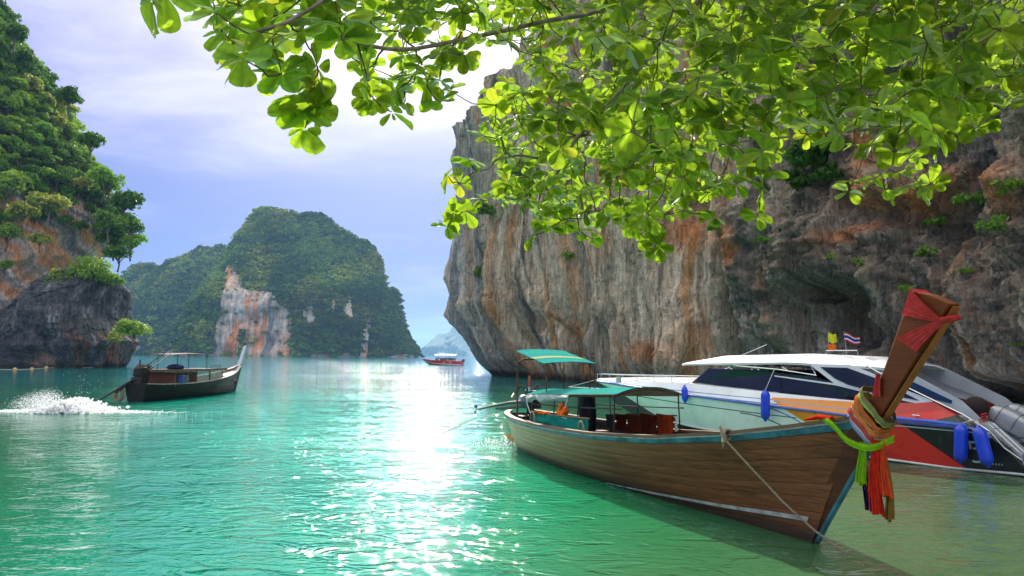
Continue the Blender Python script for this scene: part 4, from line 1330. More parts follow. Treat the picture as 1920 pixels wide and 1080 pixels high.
RG = 'cloths and jackets hung on the far rail of the longtail'
B().tube([(3.3, .55, 1.0), (5.95, .55, 1.19)], 0.014, 6).out('drying_rail', DARKM, lt)
drape(3.35, 3.75, 0.52, 1.0, 0.26, (0.16, 0.13, 0.13), 'grey_cloth', 1, 'cloth', 'grey patterned cloth hung at the aft end of the rail beside the black curtain', RG)
drape(3.78, 4.2, 0.53, 1.04, 0.30, (0.30, 0.045, 0.025), 'red_cloth', 2, 'cloth', 'dark red cloth hung next to the grey one on the rail', RG)
drape(4.22, 4.75, 0.53, 1.08, 0.31, (0.40, 0.085, 0.028), 'life_jacket', 3, 'life jacket', 'orange red life jacket in the middle of the hanging row', RG)
drape(4.78, 5.3, 0.53, 1.12, 0.32, (0.28, 0.055, 0.02), 'life_jacket', 4, 'life jacket', 'dull brick red life jacket second from the bow end of the row', RG)
drape(5.33, 5.86, 0.53, 1.16, 0.33, (0.50, 0.075, 0.02), 'life_jacket', 5, 'life jacket', 'brightest orange red life jacket hung at the bow end of the row', RG)
def to_world_boat(fr, p):
    o, d, n_ = fr
    return o + d * p[0] + n_ * p[1] + np.array([0, 0, p[2]])


NF = boatframe(S0, B0)
o = empty('life_jacket', 'bright orange life jacket folded on the rail over the green side cloth', 'life jacket', 'orange life jackets', loc=to_world_boat(NF, (3.85, -0.70, 1.06)), rotz=NEAR_YAW)
OR = cloth('orange_nylon', (0.85, 0.16, 0.02), 0.1)
B().box((0, 0, 0.03), (0.30, 0.14, 0.09)).out('front_panel', OR, o)
B().box((-0.1, 0.02, 0.13), (0.09, 0.10, 0.17), rot=((0.9, 0, .43), (0, 1, 0), (-.43, 0, .9))).out('collar', OR, o)
B().box((0.12, 0.02, 0.10), (0.10, 0.10, 0.13), rot=((0.85, 0, -.52), (0, 1, 0), (.52, 0, .85))).out('collar', OR, o)
for ch in o.children:
    bv = ch.modifiers.new('bevel', 'BEVEL'); bv.width = 0.025; bv.segments = 3
o = empty('folded_cloth', 'thin orange cloth strewn along the rail near the stern', 'cloth', None, loc=to_world_boat(NF, (2.9, -0.74, 1.02)), rotz=NEAR_YAW)
L_, Q_ = np.meshgrid(np.linspace(-.35, .35, 20), np.linspace(-.06, .06, 6), indexing='ij')
B().sheet(np.stack([L_, Q_, 0.02 + 0.03 * vn(L_ * 9, Q_ * 20, 0, 3) + 0.04 * L_], -1), 0.008).out('fabric', OR, o, True)

# engine on its pivot with the long tail
eng = B()
eng.box((0.35, 0, 1.10), (0.50, 0.36, 0.32)).box((0.42, 0, 1.30), (0.36, 0.26, 0.14)).box((0.1, 0.02, 1.12), (0.12, 0.28, 0.24))
eo = eng.out('engine', ENGB, lt)
bv = eo.modifiers.new('bevel', 'BEVEL'); bv.width = 0.03; bv.segments = 2
for k in range(4):
    B().lathe([(0, 0), (.035, 0), (.04, .05), (.025, .09), (0, .09)], (0.24 + k * .11, -0.12, 1.36), 8).out('cylinder_head', STEEL if k % 2 else DARKM, eo)
B().lathe([(0, -.04), (.13, -.04), (.15, 0), (.13, .04), (0, .04)], (0.63, 0, 1.12), 18, (1, 0, 0)).out('flywheel', DARKM, eo)
B().lathe([(0, -.1), (.075, -.1), (.085, 0), (.075, .1), (0, .1)], (0.42, -0.24, 1.18), 14, (1, 0, 0)).out('air_filter', STEEL, eo)
B().tube([(0.3, -.2, 1.1), (.1, -.3, 1.3), (.3, -.25, 1.48), (.55, -.1, 1.42)], 0.022, 6).out('hose', DARKM, eo)
B().tube([(0.5, .15, 1.1), (.6, .25, 1.35), (.35, .2, 1.5), (.15, .1, 1.35)], 0.020, 6).out('hose', DARKM, eo)
B().tube([(0.15, .05, 1.3), (.12, .05, 1.72)], 0.035, 8).out('exhaust_pipe', mat('orange_exhaust', (0.5, 0.13, 0.04), .6, noise=.3), eo)
B().tube([(0.35, 0, 0.95), (0.32, 0, 0.7), (0.3, 0, .35)], 0.05, 8).out('pivot_post', DARKM, lt)
B().box((0.3, 0, 0.55), (0.5, 0.55, 0.42)).out('engine_bed', DARKM, lt)
for sd in (-1, 1):
    B().tube([(0.5, sd * .22, .5), (0.32, sd * .05, .95)], 0.025, 6).out('engine_stay', DARKM, lt)
B().tube([(0.15, 0, 1.09), (-1.2, 0.0, 0.97), (-2.6, 0, .80), (-4.1, 0, .60)], [0.05, 0.045, 0.035, 0.03], 8).out('propeller_shaft', DARKM, lt)
B().tube([(0.1, 0, 0.98), (-1.8, 0, .78), (-2.3, 0, .76)], [0.05, 0.045, 0.03], 6).out('shaft_brace', DARKM, lt)
pb = B()
for k in range(3):
    a = k * 2.094
    c_, s_ = math.cos(a), math.sin(a)
    pts = [(-4.12 + .02, 0.02 * c_, .6 + .02 * s_), (-4.16, .11 * c_ - .04 * s_, .6 + .11 * s_ + .04 * c_), (-4.12, .15 * c_, .6 + .15 * s_), (-4.06, .10 * c_ + .05 * s_, .6 + .10 * s_ - .05 * c_)]
    pb.add(pts + [(x_ + .012, y_, z_) for x_, y_, z_ in pts], [(0, 1, 2, 3), (7, 6, 5, 4), (0, 4, 5, 1), (1, 5, 6, 2), (2, 6, 7, 3), (3, 7, 4, 0)])
pb.out('propeller', DARKM, lt)
B().tube([(0.7, 0, 1.2), (1.5, -.1, 1.34), (1.9, -.12, 1.30)], 0.018, 6).out('tiller', RUST, lt)
B().tube([(-0.6, -0.1, 1.24), (-0.2, -0.3, 1.16)], 0.03, 6).out('tiller_grip', mat('pale_wood', (.45, .38, .28), .7), lt)
# orange tail board and coiled rope at the stern
B().prism([(-1.55, 0.13), (-0.35, 0.30), (-0.12, -0.12), (-0.5, -0.1)], -0.03, 0.03).out('rudder_board', mat('orange_board', (0.50, 0.24, 0.04), 0.6, noise=.3), lt)
for k in range(3):
    a = np.linspace(0, 2 * math.pi, 18)
    B().tube(np.stack([-0.42 - .03 * k + 0.05 * np.cos(a), -0.12 + 0.13 * np.cos(a + k), 0.50 + 0.20 * np.sin(a)], 1), 0.018, 6).out('rope_coil', ROPE, lt)
B().tube([(-.35, -.2, .84), (-1.5, -.9, .55), (-2.6, -1.5, .05)], 0.009, 5).out('stern_line', WROPE, lt)
B().lathe([(0, 0), (.05, 0), (.05, .11), (0, .11)], (4.3, .3, 1.70), 10).out('tin_cup', CREAM, lt)

# bow line: a knot on the gunwale, down along the hull and into the water
gp = hull.P(np.array([.855]), np.array([1.0]), NEAR, 0.06)[0]
br = empty('mooring_rope', 'tan mooring rope knotted on the gunwale and run down past the stem into the water', 'rope', None, loc=(S0[0], S0[1], 0), rotz=NEAR_YAW)
kb = B()
for k in range(4):
    a = np.linspace(0, 2 * math.pi, 14)
    kb.tube(np.stack([gp[0] + (k - 1.5) * 0.026 + 0.01 * np.sin(a * 2), gp[1] + 0.02 + 0.055 * np.cos(a), gp[2] + 0.02 + 0.07 * np.sin(a)], 1), 0.017, 6)
kb.tube([gp + (0, -.03, -.0), gp + (.05, -.06, -.07), gp + (.03, -.06, -.14)], [0.022, .028, .010], 6)
kb.tube([gp + (0, -.02, .05), gp + (-.05, -.05, .11), gp + (-.02, -.04, .14)], [.02, .014, .006], 6)
kb.out('knot', ROPE, br)
foot = (9.98, -0.12, 0.17)
B().tube([gp + (0, -.05, 0), gp * 0.66 + np.array(foot) * 0.34 + (0, -.03, -.03), gp * 0.3 + np.array(foot) * 0.7 + (0, -.03, -.03), foot, (10.25, .0, 0.02), (10.9, .35, -0.28), (12.0, .9, -.34)], 0.013, 6).out('line', ROPE, br)

# ribbons tied round the prow
rb = empty('prow_ribbons', 'bundle of coloured sashes wound round the prow with long red and lime tails', 'ribbons', None, loc=(S0[0], S0[1], 0), rotz=NEAR_YAW)
up = np.array([0.62, 0, 0.785])                                    # along the prow
ac = np.array([0.785, 0, -0.62])                                   # across it


def wrap(s0, s1, color, nm, width=0.05, r=0.0, tilt=0.0, sd=0):
    a = np.linspace(0, 2 * math.pi, 40)
    c0 = np.array([10.70, 0, 1.50])
    G = []
    for q_ in np.linspace(0, 1, 5):
        hw, ht = 0.225 + r, 0.10 + r
        ca, sa = np.cos(a), np.sin(a)
        ex = np.sign(ca) * np.abs(ca) ** 0.55 * hw
        ey = np.sign(sa) * np.abs(sa) ** 0.55 * ht
        sl = s0 + (s1 - s0) * (0.5 + 0.5 * ca) + tilt * sa + (q_ - .5) * width + 0.006 * np.sin(a * 9 + sd)
        bul = 0.012 * math.sin(q_ * math.pi)
        pts = c0 + np.outer(sl, up) + np.outer(ex * (1 + bul * 3), ac) + np.outer(ey * (1 + bul * 6), (0, 1, 0))
        G.append(pts)
    return B().sheet(np.array(G), 0.004).out(nm, cloth('sash_%s_%d' % (nm, sd), color, 0.15), rb, True)


SASH = [((0.30, 0.42, 0.72), -.10), ((0.72, 0.70, 0.74), -.065), ((0.62, 0.10, 0.08), -.035), ((0.78, 0.74, 0.70), .0), ((0.86, 0.26, 0.07), .035), ((0.50, 0.48, 0.16), .07),
        ((0.88, 0.36, 0.14), .105), ((0.70, 0.16, 0.05), .14), ((0.42, 0.56, 0.10), .175), ((0.30, 0.26, 0.12), .21), ((0.20, 0.16, 0.09), .25)]
for k, (c_, a0) in enumerate(SASH):
    wrap(a0 + .05 + .03 * math.sin(k * 2.3), a0 - .03 + .02 * math.sin(k * 1.7), c_, 'sash', 0.058, 0.002 + 0.004 * ((k * 2) % 5), 0.02 * math.sin(k * 2.1), k)
# lime sash swinging from the deck to the knot
LIME = cloth('lime_sash', (0.30, 0.62, 0.02), 0.3)
P_ = cr_spline([(10.10, -.14, 1.52), (10.42, -.24, 1.46), (10.68, -.27, 1.30), (10.95, -.22, 1.26), (11.10, -.05, 1.37)], 24)[0]
G = np.stack([P_ + np.array([0, 0.004 * math.sin(j * 2), 0.075 * (j / 4 - .5)]) + np.array([0, -.012 * math.sin(j / 4 * math.pi), 0]) for j in range(5)], 1)
B().sheet(G, 0.004).out('sash', LIME, rb, True)


def tail(l, w_, z1, z0, width, color, nm, sd, folds=3):
    Q_, H_ = np.meshgrid(np.linspace(0, 1, 26), np.linspace(0, 1, 26), indexing='ij')
    spread = width * (0.45 + 0.55 * H_)
    x_ = l + (Q_ - .5) * spread + 0.02 * np.sin(H_ * 4 + sd) + 0.05 * H_
    y_ = w_ + 0.022 * np.sin(Q_ * math.pi * 2 * folds + sd + 2 * H_) * (0.5 + H_) - 0.03 * H_
    z_ = z1 + (z0 - z1) * H_ + 0.02 * np.sin(Q_ * 9 + sd) * H_
    return B().sheet(np.stack([x_, y_, z_], -1), 0.004).out(nm, cloth('tail_%d' % sd, color, 0.2), rb, True)


tail(10.76, -.18, 1.30, 0.85, 0.13, (0.28, 0.60, 0.02), 'sash_tail', 1, 3)
tail(10.93, -.16, 1.34, 0.58, 0.17, (0.80, 0.045, 0.02), 'sash_tail', 2, 4)
tail(11.02, -.13, 1.34, 0.78, 0.13, (0.88, 0.10, 0.03), 'sash_tail', 3, 3)
tail(10.79, -.15, 1.2, 0.60, 0.11, (0.02, 0.015, 0.09), 'sash_tail', 4, 2)
tail(10.76, -.12, 1.2, 0.78, 0.08, (0.70, 0.10, 0.20), 'sash_tail', 5, 2)
tail(11.02, -.10, 1.2, 0.52, 0.09, (0.26, 0.15, 0.03), 'sash_tail', 6, 2)
B().tube([(9.95, -.2, 1.47), (10.15, -.17, 1.52), (10.35, -.17, 1.52)], [.012, .028, .02], 8, sx=2.0).out('red_cloth_end', cloth('tail_9', (0.7, 0.03, 0.02), .1), rb)

# pink cloth knotted near the top of the prow
pk = empty('prow_scarf', 'coral red scarf knotted round the very top of the prow', 'scarf', None, loc=(S0[0], S0[1], 0), rotz=NEAR_YAW)
CORAL = cloth('coral_scarf', (0.72, 0.075, 0.075), 0.25)


def fan(A_, B_, K_, nm, bul=0.035, off_=-.125):
    """cloth triangle from edge A-B gathered into the knot K"""
    U_, V_ = np.meshgrid(np.linspace(0, 1, 24), np.linspace(0, 1, 18), indexing='ij')
    A_, B_, K_ = map(np.array, (A_, B_, K_))
    E = A_[None, None] * (1 - V_[..., None]) + B_[None, None] * V_[..., None]
    P = E * (1 - U_[..., None]) + K_ * U_[..., None]
    spreadf = (1 - U_) 
    off = -0.010 * np.sin(V_ * 26) * (0.3 + U_ * 0.7) * spreadf ** 0.3 - bul * np.sin(U_ * math.pi) * 0.5
    # keep some width at the knot
    P = P + (V_[..., None] - .5) * U_[..., None] * np.array([0.02, 0, -.06])
    P[..., 1] += off
    B().sheet(P, 0.004).out(nm, CORAL, pk, True)


fan((11.415, -.098, 2.925), (11.29, -.095, 2.66), (11.75, -.11, 2.585), 'upper_fold')
fan((11.22, -.095, 2.42), (11.45, -.095, 2.27), (11.77, -.11, 2.56), 'lower_fold', 0.05)
B().tube([(11.75, -.11, 2.58), (11.82, -.04, 2.60), (11.83, 0.03, 2.61), (11.79, .09, 2.62)], [0.03, .033, .03, .025], 8).out('knot', CORAL, pk, True)
B().sheet(np.stack([np.stack([np.array([11.42 + .02 * j, y_, 2.915 - .012 * j]) for j in range(6)]) for y_ in (-.095, 0, .092)], 0), 0.004).out('top_fold', CORAL, pk)
o = empty('pink_ribbon', 'small pink ribbon pinned on the back edge of the prow', 'ribbon', None, loc=(S0[0], S0[1], 0), rotz=NEAR_YAW)
L_, Q_ = np.meshgrid(np.linspace(0, 1, 10), np.linspace(0, 1, 8), indexing='ij')
B().sheet(np.stack([10.915 - 0.03 * L_ + Q_ * (0.05 + .06 * (1 - L_)) + .10 * L_ - .05, -.085 - .02 * np.sin(Q_ * 9), 1.80 + .24 * L_], -1), .004).out('fabric', CORAL, o, True)

# ------------------------------------------------------------------ the white speedboat
S1, B1 = (10.8, 14.9), (2.9, 25.0)
SF = boatframe(S1, B1)
SYAW = frame(S1, B1)
sb = empty('speedboat', 'large white speedboat with hardtop, red, black and orange graphics and silver outboards', 'speedboat', None, loc=(S1[0], S1[1], 0), rotz=SYAW)
# local: x to the bow, y to port; the camera sees the port side here
hb = lambda l: 1.5 * np.clip(1 - np.maximum(0, (np.asarray(l, float) - 5) / 8.0) ** 2.0, 0, 1) * np.interp(l, [0, 1, 3], [.97, .99, 1])
z_top = lambda l: np.interp(l, [0, .12, .3, .55, .85, 1.0, 1.25, 1.6, 2.0, 2.8, 3.8, 5.5, 7.9, 9.3, 11, 12.75], [.20, .36, .55, .75, .93, 1.0, 1.13, 1.33, 1.28, 1.24, 1.28, 1.36, 1.48, 1.47, 1.46, 1.46])
z_rub = lambda l: np.minimum(np.interp(l, [0, 1, 2.5, 4, 5.3, 8, 10, 11.5, 12.75], [.86, .84, .88, .97, 1.03, 1.17, 1.28, 1.34, 1.38]), z_top(l) - 0.03)
z_bot = lambda l: np.interp(l, [0, 1.3, 3, 5, 6.8, 8, 9.1, 10, 11.1, 12, 12.75], [.03, .0, .04, .12, .22, .27, .34, .58, .92, 1.16, 1.34])


def speed_mat():
    m = bpy.data.materials.new('speedboat_livery'); m.use_nodes = True
    t = NT(m.node_tree); bs = m.node_tree.nodes['Principled BSDF']
    tc = t.n('ShaderNodeTexCoord').outputs['Object']
    x, y, z = t.sep(tc)

    def hp(x1, z1, x2, z2):
        """1 on the left side when walking from point 1 to point 2"""
        d = t.math('SUBTRACT', t.math('MULTIPLY', t.math('SUBTRACT', z, z1), x2 - x1), t.math('MULTIPLY', t.math('SUBTRACT', x, x1), z2 - z1))
        return t.math('GREATER_THAN', d, 0.0)

    def AND(*a):
        r = a[0]
        for q in a[1:]:
            r = t.math('MULTIPLY', r, q)
        return r

    def NOT(a):
        return t.math('SUBTRACT', 1.0, a)
    below = NOT(hp(0, .87, 3, .90)) if False else t.math('LESS_THAN', z, t.math('ADD', 0.80, t.math('MULTIPLY', t.math('MAXIMUM', x, 0.0), 0.03)))
    c = t.mix(t.step(z, 0.95, 1.12), (0.72, 0.83, 0.74), (0.84, 0.86, 0.86))  # lower sides tinted mint, painting in the light bounced off the water
    # pin stripes towards the bow
    for (z5, z13, th, cc) in [(1.17, 1.40, .010, (.05, .18, .42)), (1.07, 1.345, .012, (.04, .15, .40)), (.80, 1.10, .012, (.02, .04, .05))]:
        zl = t.math('ADD', z5, t.math('MULTIPLY', t.math('SUBTRACT', x, 5.0), (z13 - z5) / 7.7))
        c = t.mix(AND(t.math('LESS_THAN', t.math('ABSOLUTE', t.math('SUBTRACT', z, zl)), th), t.math('GREATER_THAN', x, 4.6)), c, cc)
    # dark swoop that curls down amidships
    sw_ = t.math('ADD', 0.80, t.math('MULTIPLY', t.math('POWER', t.math('MAXIMUM', t.math('SUBTRACT', 6.2, x), 0.0), 2.0), -0.16))
    c = t.mix(AND(t.math('LESS_THAN', t.math('ABSOLUTE', t.math('SUBTRACT', z, sw_)), .014), t.math('LESS_THAN', x, 6.2), t.math('GREATER_THAN', x, 4.3)), c, (.02, .04, .05))
    sw2 = t.math('ADD', 1.06, t.math('MULTIPLY', t.math('POWER', t.math('MAXIMUM', t.math('SUBTRACT', 6.0, x), 0.0), 2.0), -0.17))
    c = t.mix(AND(t.math('LESS_THAN', t.math('ABSOLUTE', t.math('SUBTRACT', z, sw2)), .014), t.math('LESS_THAN', x, 6.0), t.math('GREATER_THAN', x, 4.1)), c, (.03, .12, .5))
    orange = AND(hp(3.75, .35, 5.30, 1.19), t.math('LESS_THAN', x, 5.3), t.math('LESS_THAN', z, 1.235))
    oc = t.mix(t.math('LESS_THAN', z, 0.86), (0.80, 0.27, 0.02), (0.62, 0.30, 0.02))
    c = t.mix(NOT(NOT(orange)), c, oc)
    c = t.mix(AND(orange, t.math('LESS_THAN', t.math('ABSOLUTE', t.math('SUBTRACT', z, t.math('ADD', .87, t.math('MULTIPLY', x, .055)))), .012)), c, (.25, .36, .45))
    redz = t.math('LESS_THAN', x, 2.95)
    rc = t.mix(hp(2.9, 0.92, 1.0, 1.22), (0.56, 0.018, 0.010), (0.74, 0.030, 0.012))
    c = t.mix(redz, c, rc)
    lowr = t.mix(hp(2.6, 0.30, 1.9, 0.02), (0.60, 0.024, 0.014), (0.50, 0.020, 0.012))
    c = t.mix(AND(redz, below), c, lowr)
    black = AND(below, hp(0.96, .02, 2.25, .80)) if False else AND(below, t.math('LESS_THAN', x, t.math('ADD', 0.93, t.math('MULTIPLY', z, 1.52))))
    c = t.mix(black, c, (.012, .013, .016))
    black2 = AND(NOT(below), t.math('LESS_THAN', x, t.math('SUBTRACT', 4.15, t.math('MULTIPLY', z, 2.75))))
    c = t.mix(black2, c, (.012, .013, .022))
    # pale line under the rub rail aft and boot top along the bottom
    zl = t.math('ADD', 0.76, t.math('MULTIPLY', x, 0.012))
    c = t.mix(AND(t.math('LESS_THAN', t.math('ABSOLUTE', t.math('SUBTRACT', z, zl)), .013), t.math('LESS_THAN', x, 3.2)), c, (.45, .50, .48))
    n = t.noise(tc, 2.0, 5, 0.6)
    c = t.mix(1.0, c, t.ramp(n, [(0.3, 0.88), (0.7, 1.06)]), 'MULTIPLY')
    drip = t.noise(t.mapping(tc, scale=(6, 6, 0.6)), 2.0, 4, 0.6)
    c = t.mix(t.math('MULTIPLY', t.step(drip, 0.55, 0.75), 0.22), c, (.25, .22, .17))
    t.put(bs.inputs['Base Color'], c)
    t.put(bs.inputs['Roughness'], t.math('ADD', 0.22, t.math('MULTIPLY', n, 0.15)))
    bs.inputs['Coat Weight'].default_value = 0.2
    return m


LIV = speed_mat()
WGEL = mat('white_gelcoat', (0.74, 0.77, 0.78), 0.28, noise=0.05, nscale=3, coat=0.2)
GGEL = mat('grey_gelcoat', (0.42, 0.46, 0.48), 0.35, noise=0.08, nscale=3)
GLASS = mat('tinted_glass', (0.012, 0.010, 0.013), 0.06, spec=0.7, noise=0.2, nscale=2)
ls = np.concatenate([np.linspace(0, 2, 40), np.linspace(2.05, 12.75, 80)])
bh = B()
for sd in (-1, 1):
    rows = []
    for q_ in (0, .25, .5, .75, 1.0):
        z = z_bot(ls) + (z_rub(ls) - z_bot(ls)) * q_
        bw = np.interp(ls, [0, 6, 9, 11, 12.75], [.95, .93, .74, .5, .3])
        w_ = hb(ls) * (bw + (1 - bw) * q_ ** 0.7)
        rows.append(np.stack([ls, sd * w_, z], 1))
    G = np.stack(rows, 1)
    bh.add((G if sd > 0 else G[:, ::-1]).reshape(-1, 3), grid_faces(len(ls), 5))
    rows = []
    for q_ in (0, .5, 1.0):
        z = z_rub(ls) + (z_top(ls) - z_rub(ls)) * q_
        w_ = hb(ls) * (1 - 0.10 * q_) - 0.03 * q_
        rows.append(np.stack([ls, sd * np.maximum(w_, 0), z], 1))
    G = np.stack(rows, 1)
    bh.add((G if sd > 0 else G[:, ::-1]).reshape(-1, 3), grid_faces(len(ls), 3))
ho = bh.out('hull', LIV, sb, True)
bb = B()                                                            # underbody to the keel
for sd in (-1, 1):
    kz = np.interp(ls, [0, 8, 10, 12, 12.75], [-.45, -.40, -.15, .7, 1.3])
    G = np.stack([np.stack([ls, sd * hb(ls) * np.interp(ls, [0, 6, 9, 11, 12.75], [.95, .93, .74, .5, .3]), z_bot(ls)], 1), np.stack([ls, 0 * ls, kz], 1)], 1)
    bb.add(G.reshape(-1, 3), grid_faces(len(ls), 2))
bb.add([(0, -1.4, .03), (0, 1.4, .03), (0, 1.35, .3), (0, -1.35, .3), (0, 0, -.45)], [(0, 1, 2, 3), (0, 4, 1)])
bb.out('underbody', mat('antifouling', (0.03, 0.035, 0.035), 0.7, noise=.3), sb)
for sd in (-1, 1):
    z = z_bot(ls); bw = np.interp(ls, [0, 6, 9, 11, 12.75], [.95, .93, .74, .5, .3])
    P_ = np.stack([ls, sd * (hb(ls) * bw + 0.008), z + 0.02], 1)
    B().tube(P_[::3], 0.026, 6).out('chine_strip', mat('white_strip', (.62, .66, .62), .5), sb)
    P_ = np.stack([ls, sd * (hb(ls) + 0.012), z_rub(ls)], 1)[(ls > 0.5)]
    b = B().tube(P_[::2], 0.030, 8)
    b.out('rub_rail', mat('violet_blue_rubber', (0.10, 0.16, 0.50), .45), sb)
# deck with cambered foredeck
T_, W_ = np.meshgrid(np.linspace(5.2, 12.72, 50), np.linspace(-1, 1, 17), indexing='ij')
Wd = W_ * (hb(T_) * 0.9 - 0.03).clip(0.01)
z = z_top(T_) + 0.16 * (1 - W_ ** 2) * np.interp(T_, [5, 8, 11, 12.7], [1, 1, .6, .1])
B().sheet(np.stack([T_, Wd, z], -1), 0.03).out('foredeck', WGEL, sb, True)
B().sheet(np.stack(np.broadcast_arrays(np.linspace(.6, 5.2, 8)[:, None], np.linspace(-1.3, 1.3, 5)[None], 0.55 + 0 * np.zeros((8, 5))), -1), 0.03).out('cockpit_floor', GGEL, sb)
for k in range(2):
    pts = [(9.98 + .55 * k, .62), (10.14 + .55 * k, .50), (10.46 + .55 * k, .42), (10.42 + .55 * k, .56)]
    b = B(); V = []
    for dz_ in (0.012, -0.01):
        for l, w_ in pts:
            zz = z_top(l) + 0.16 * (1 - (w_ / (hb(l) * .9)) ** 2) * np.interp(l, [5, 8, 11, 12.7], [1, 1, .6, .1])
            V.append((l, w_, zz + dz_))
    V = np.array(V); V[:, 0] -= 0.1
    b.add(V, [(0, 1, 2, 3), (7, 6, 5, 4), (0, 4, 5, 1), (1, 5, 6, 2), (2, 6, 7, 3), (3, 7, 4, 0)])
    b.out('deck_hatch', mat('matt_hatch', (.01, .01, .012), .5), sb)
for sd in (-1, 1):                                                    # bow rail
    l = np.linspace(8.6, 12.7, 22)
    P_ = np.stack([l, sd * (hb(l) * .82), z_top(l) + 0.16], 1)
    B().tube(P_, 0.013, 6).out('bow_rail', STEEL, sb)
    for q_ in range(1, 22, 4):
        B().tube([P_[q_], P_[q_] - (0, 0, .15)], 0.010, 5).out('rail_post', STEEL, sb)


def side_panel(poly, w_, thick, nm, m_, lean=0.12, z_ref=1.3, parent=None):
    """plate on the cabin side, leaning inward with height"""
    n = len(poly)
    for sd in (-1, 1):
        V = []
        for off_ in (0, thick):
            for l, z in poly:
                V.append((l, sd * (np.interp(l, [0, 6.5, 8.0], [w_, w_, w_ - .22]) - lean * (z - z_ref) + off_), z))
        B().add(V, [tuple(range(n)), tuple(range(2 * n - 1, n - 1, -1))] + [(i, i + n, (i + 1) % n + n, (i + 1) % n) for i in range(n)]).out(nm, m_, parent or sb)


glass_side = [(7.93, 1.49), (7.42, 1.88), (6.5, 1.88), (5.47, 1.86), (4.33, 1.77), (3.72, 1.64), (2.71, 1.39), (2.0, 1.25), (2.84, 1.23), (4.21, 1.27), (5.63, 1.36), (7.0, 1.43)]
side_panel(glass_side, 1.27, 0.02, 'side_window', GLASS)
side_panel([(5.3, 1.775), (3.72, 1.625), (2.75, 1.45), (2.75, 1.40), (3.72, 1.585), (5.3, 1.745)], 1.295, 0.02, 'window_strut', WGEL)
side_panel([(4.40, 2.07), (3.40, 2.06), (2.92, 1.90), (2.36, 1.62), (1.60, 1.34), (1.75, 1.24), (2.71, 1.40), (3.42, 1.56), (3.74, 1.62)], 1.295, 0.02, 'cabin_side', WGEL)
side_panel([(4.10, 2.00), (3.45, 1.99), (2.75, 1.76), (1.88, 1.335), (2.71, 1.45), (3.42, 1.61), (3.73, 1.74)], 1.318, 0.012, 'side_window', GLASS)
side_panel([(3.30, 2.05), (2.30, 2.0), (1.10, 1.36), (.75, 1.02), (1.0, 1.02), (1.62, 1.36), (2.36, 1.63), (2.92, 1.91)], 1.17, 0.03, 'quarter_panel', GGEL)
side_panel([(2.75, 1.86), (2.15, 1.76), (1.28, 1.36), (1.30, 1.30), (1.75, 1.40), (2.3, 1.62)], 1.203, 0.012, 'quarter_window', mat('blue_glass', (.01, .03, .08), .08))
# windscreen between the two sides
b = B()
G = np.array([[(7.95 + .45 * (1 - abs(q_) ** 2), q_ * 1.04, 1.50), (7.45 + .30 * (1 - abs(q_) ** 2), q_ * .98, 1.88)] for q_ in np.linspace(-1, 1, 11)])
b.sheet(G, 0.02).out('windscreen', GLASS, sb, True)
B().sheet(np.array([[(7.97 + .47 * (1 - abs(q_) ** 2), q_ * 1.07, 1.46), (7.93 + .47 * (1 - abs(q_) ** 2), q_ * 1.07, 1.53)] for q_ in np.linspace(-1, 1, 11)]), 0.03).out('windscreen_frame', mat('plum_frame', (.06, .03, .06), .4), sb)
for sd in (-1, 1):
    B().tube([(7.97, sd * 1.06, 1.48), (7.44, sd * .99, 1.89)], 0.035, 6).out('window_pillar', MATS['plum_frame'], sb)
B().sheet(np.array([[(5.5, q_ * 1.2, 1.87), (7.44 + .28 * (1 - q_ ** 2), q_ * 1.0, 1.89)] for q_ in np.linspace(-1, 1, 9)]), 0.02).out('cabin_top', mat('smoked_roof', (.03, .03, .035), .3), sb)
# hardtop
T_, W_ = np.meshgrid(np.linspace(2.3, 8.55, 50), np.linspace(-1, 1, 21), indexing='ij')
hw = np.interp(T_, [2.3, 3, 7.2, 8.2, 8.55], [1.12, 1.22, 1.22, 1.05, .80])
ed = np.interp(T_, [2.3, 3.3, 5, 6.6, 8.55], [1.99, 2.04, 2.10, 2.06, 2.02])
z = ed + 0.22 * (1 - np.abs(W_) ** 2.4) * np.interp(T_, [2.3, 3.2, 7.4, 8.55], [.55, 1, 1, .25])
B().sheet(np.stack([T_, W_ * hw, z], -1), 0.05).out('hardtop', mat('white_top', (.80, .82, .84), .4, noise=.04), sb, True)
for sd in (-1, 1):
    B().tube([(7.2, sd * 1.14, 2.03), (5.2, sd * 1.24, 1.92), (4.2, sd * 1.26, 1.80), (4.35, sd * 1.22, 2.03)], 0.018, 6).out('top_rail', STEEL, sb)
    for l in (6.9, 6.1, 5.3):
        B().tube([(l, sd * 1.1, 2.06), (l - .35, sd * 1.22, 1.89)], 0.014, 6).out('top_stay', STEEL, sb)
        B().tube([(l - .6, sd * .9, 2.08), (l - .1, sd * 1.2, 1.90)], 0.014, 6).out('top_stay', STEEL, sb)
    B().tube([(3.0, sd * 1.26, 2.05), (2.25, sd * 1.30, 1.66), (1.02, sd * 1.38, 1.10)], 0.017, 6).out('slanting_rail', STEEL, sb)
    B().tube([(1.02, sd * 1.38, 1.10), (.55, sd * 1.44, .82), (.30, sd * 1.46, .52), (0.02, sd * 1.46, .32)], 0.017, 6).out('boarding_rail', STEEL, sb)
B().tube([(8.3, .3, 2.1), (6.6, .35, 2.62)], 0.008, 5).out('antenna', WGEL, sb) if False else B().tube([(7.7, -.5, 2.18), (6.75, -.7, 2.58)], 0.009, 5).out('antenna', WGEL, sb)
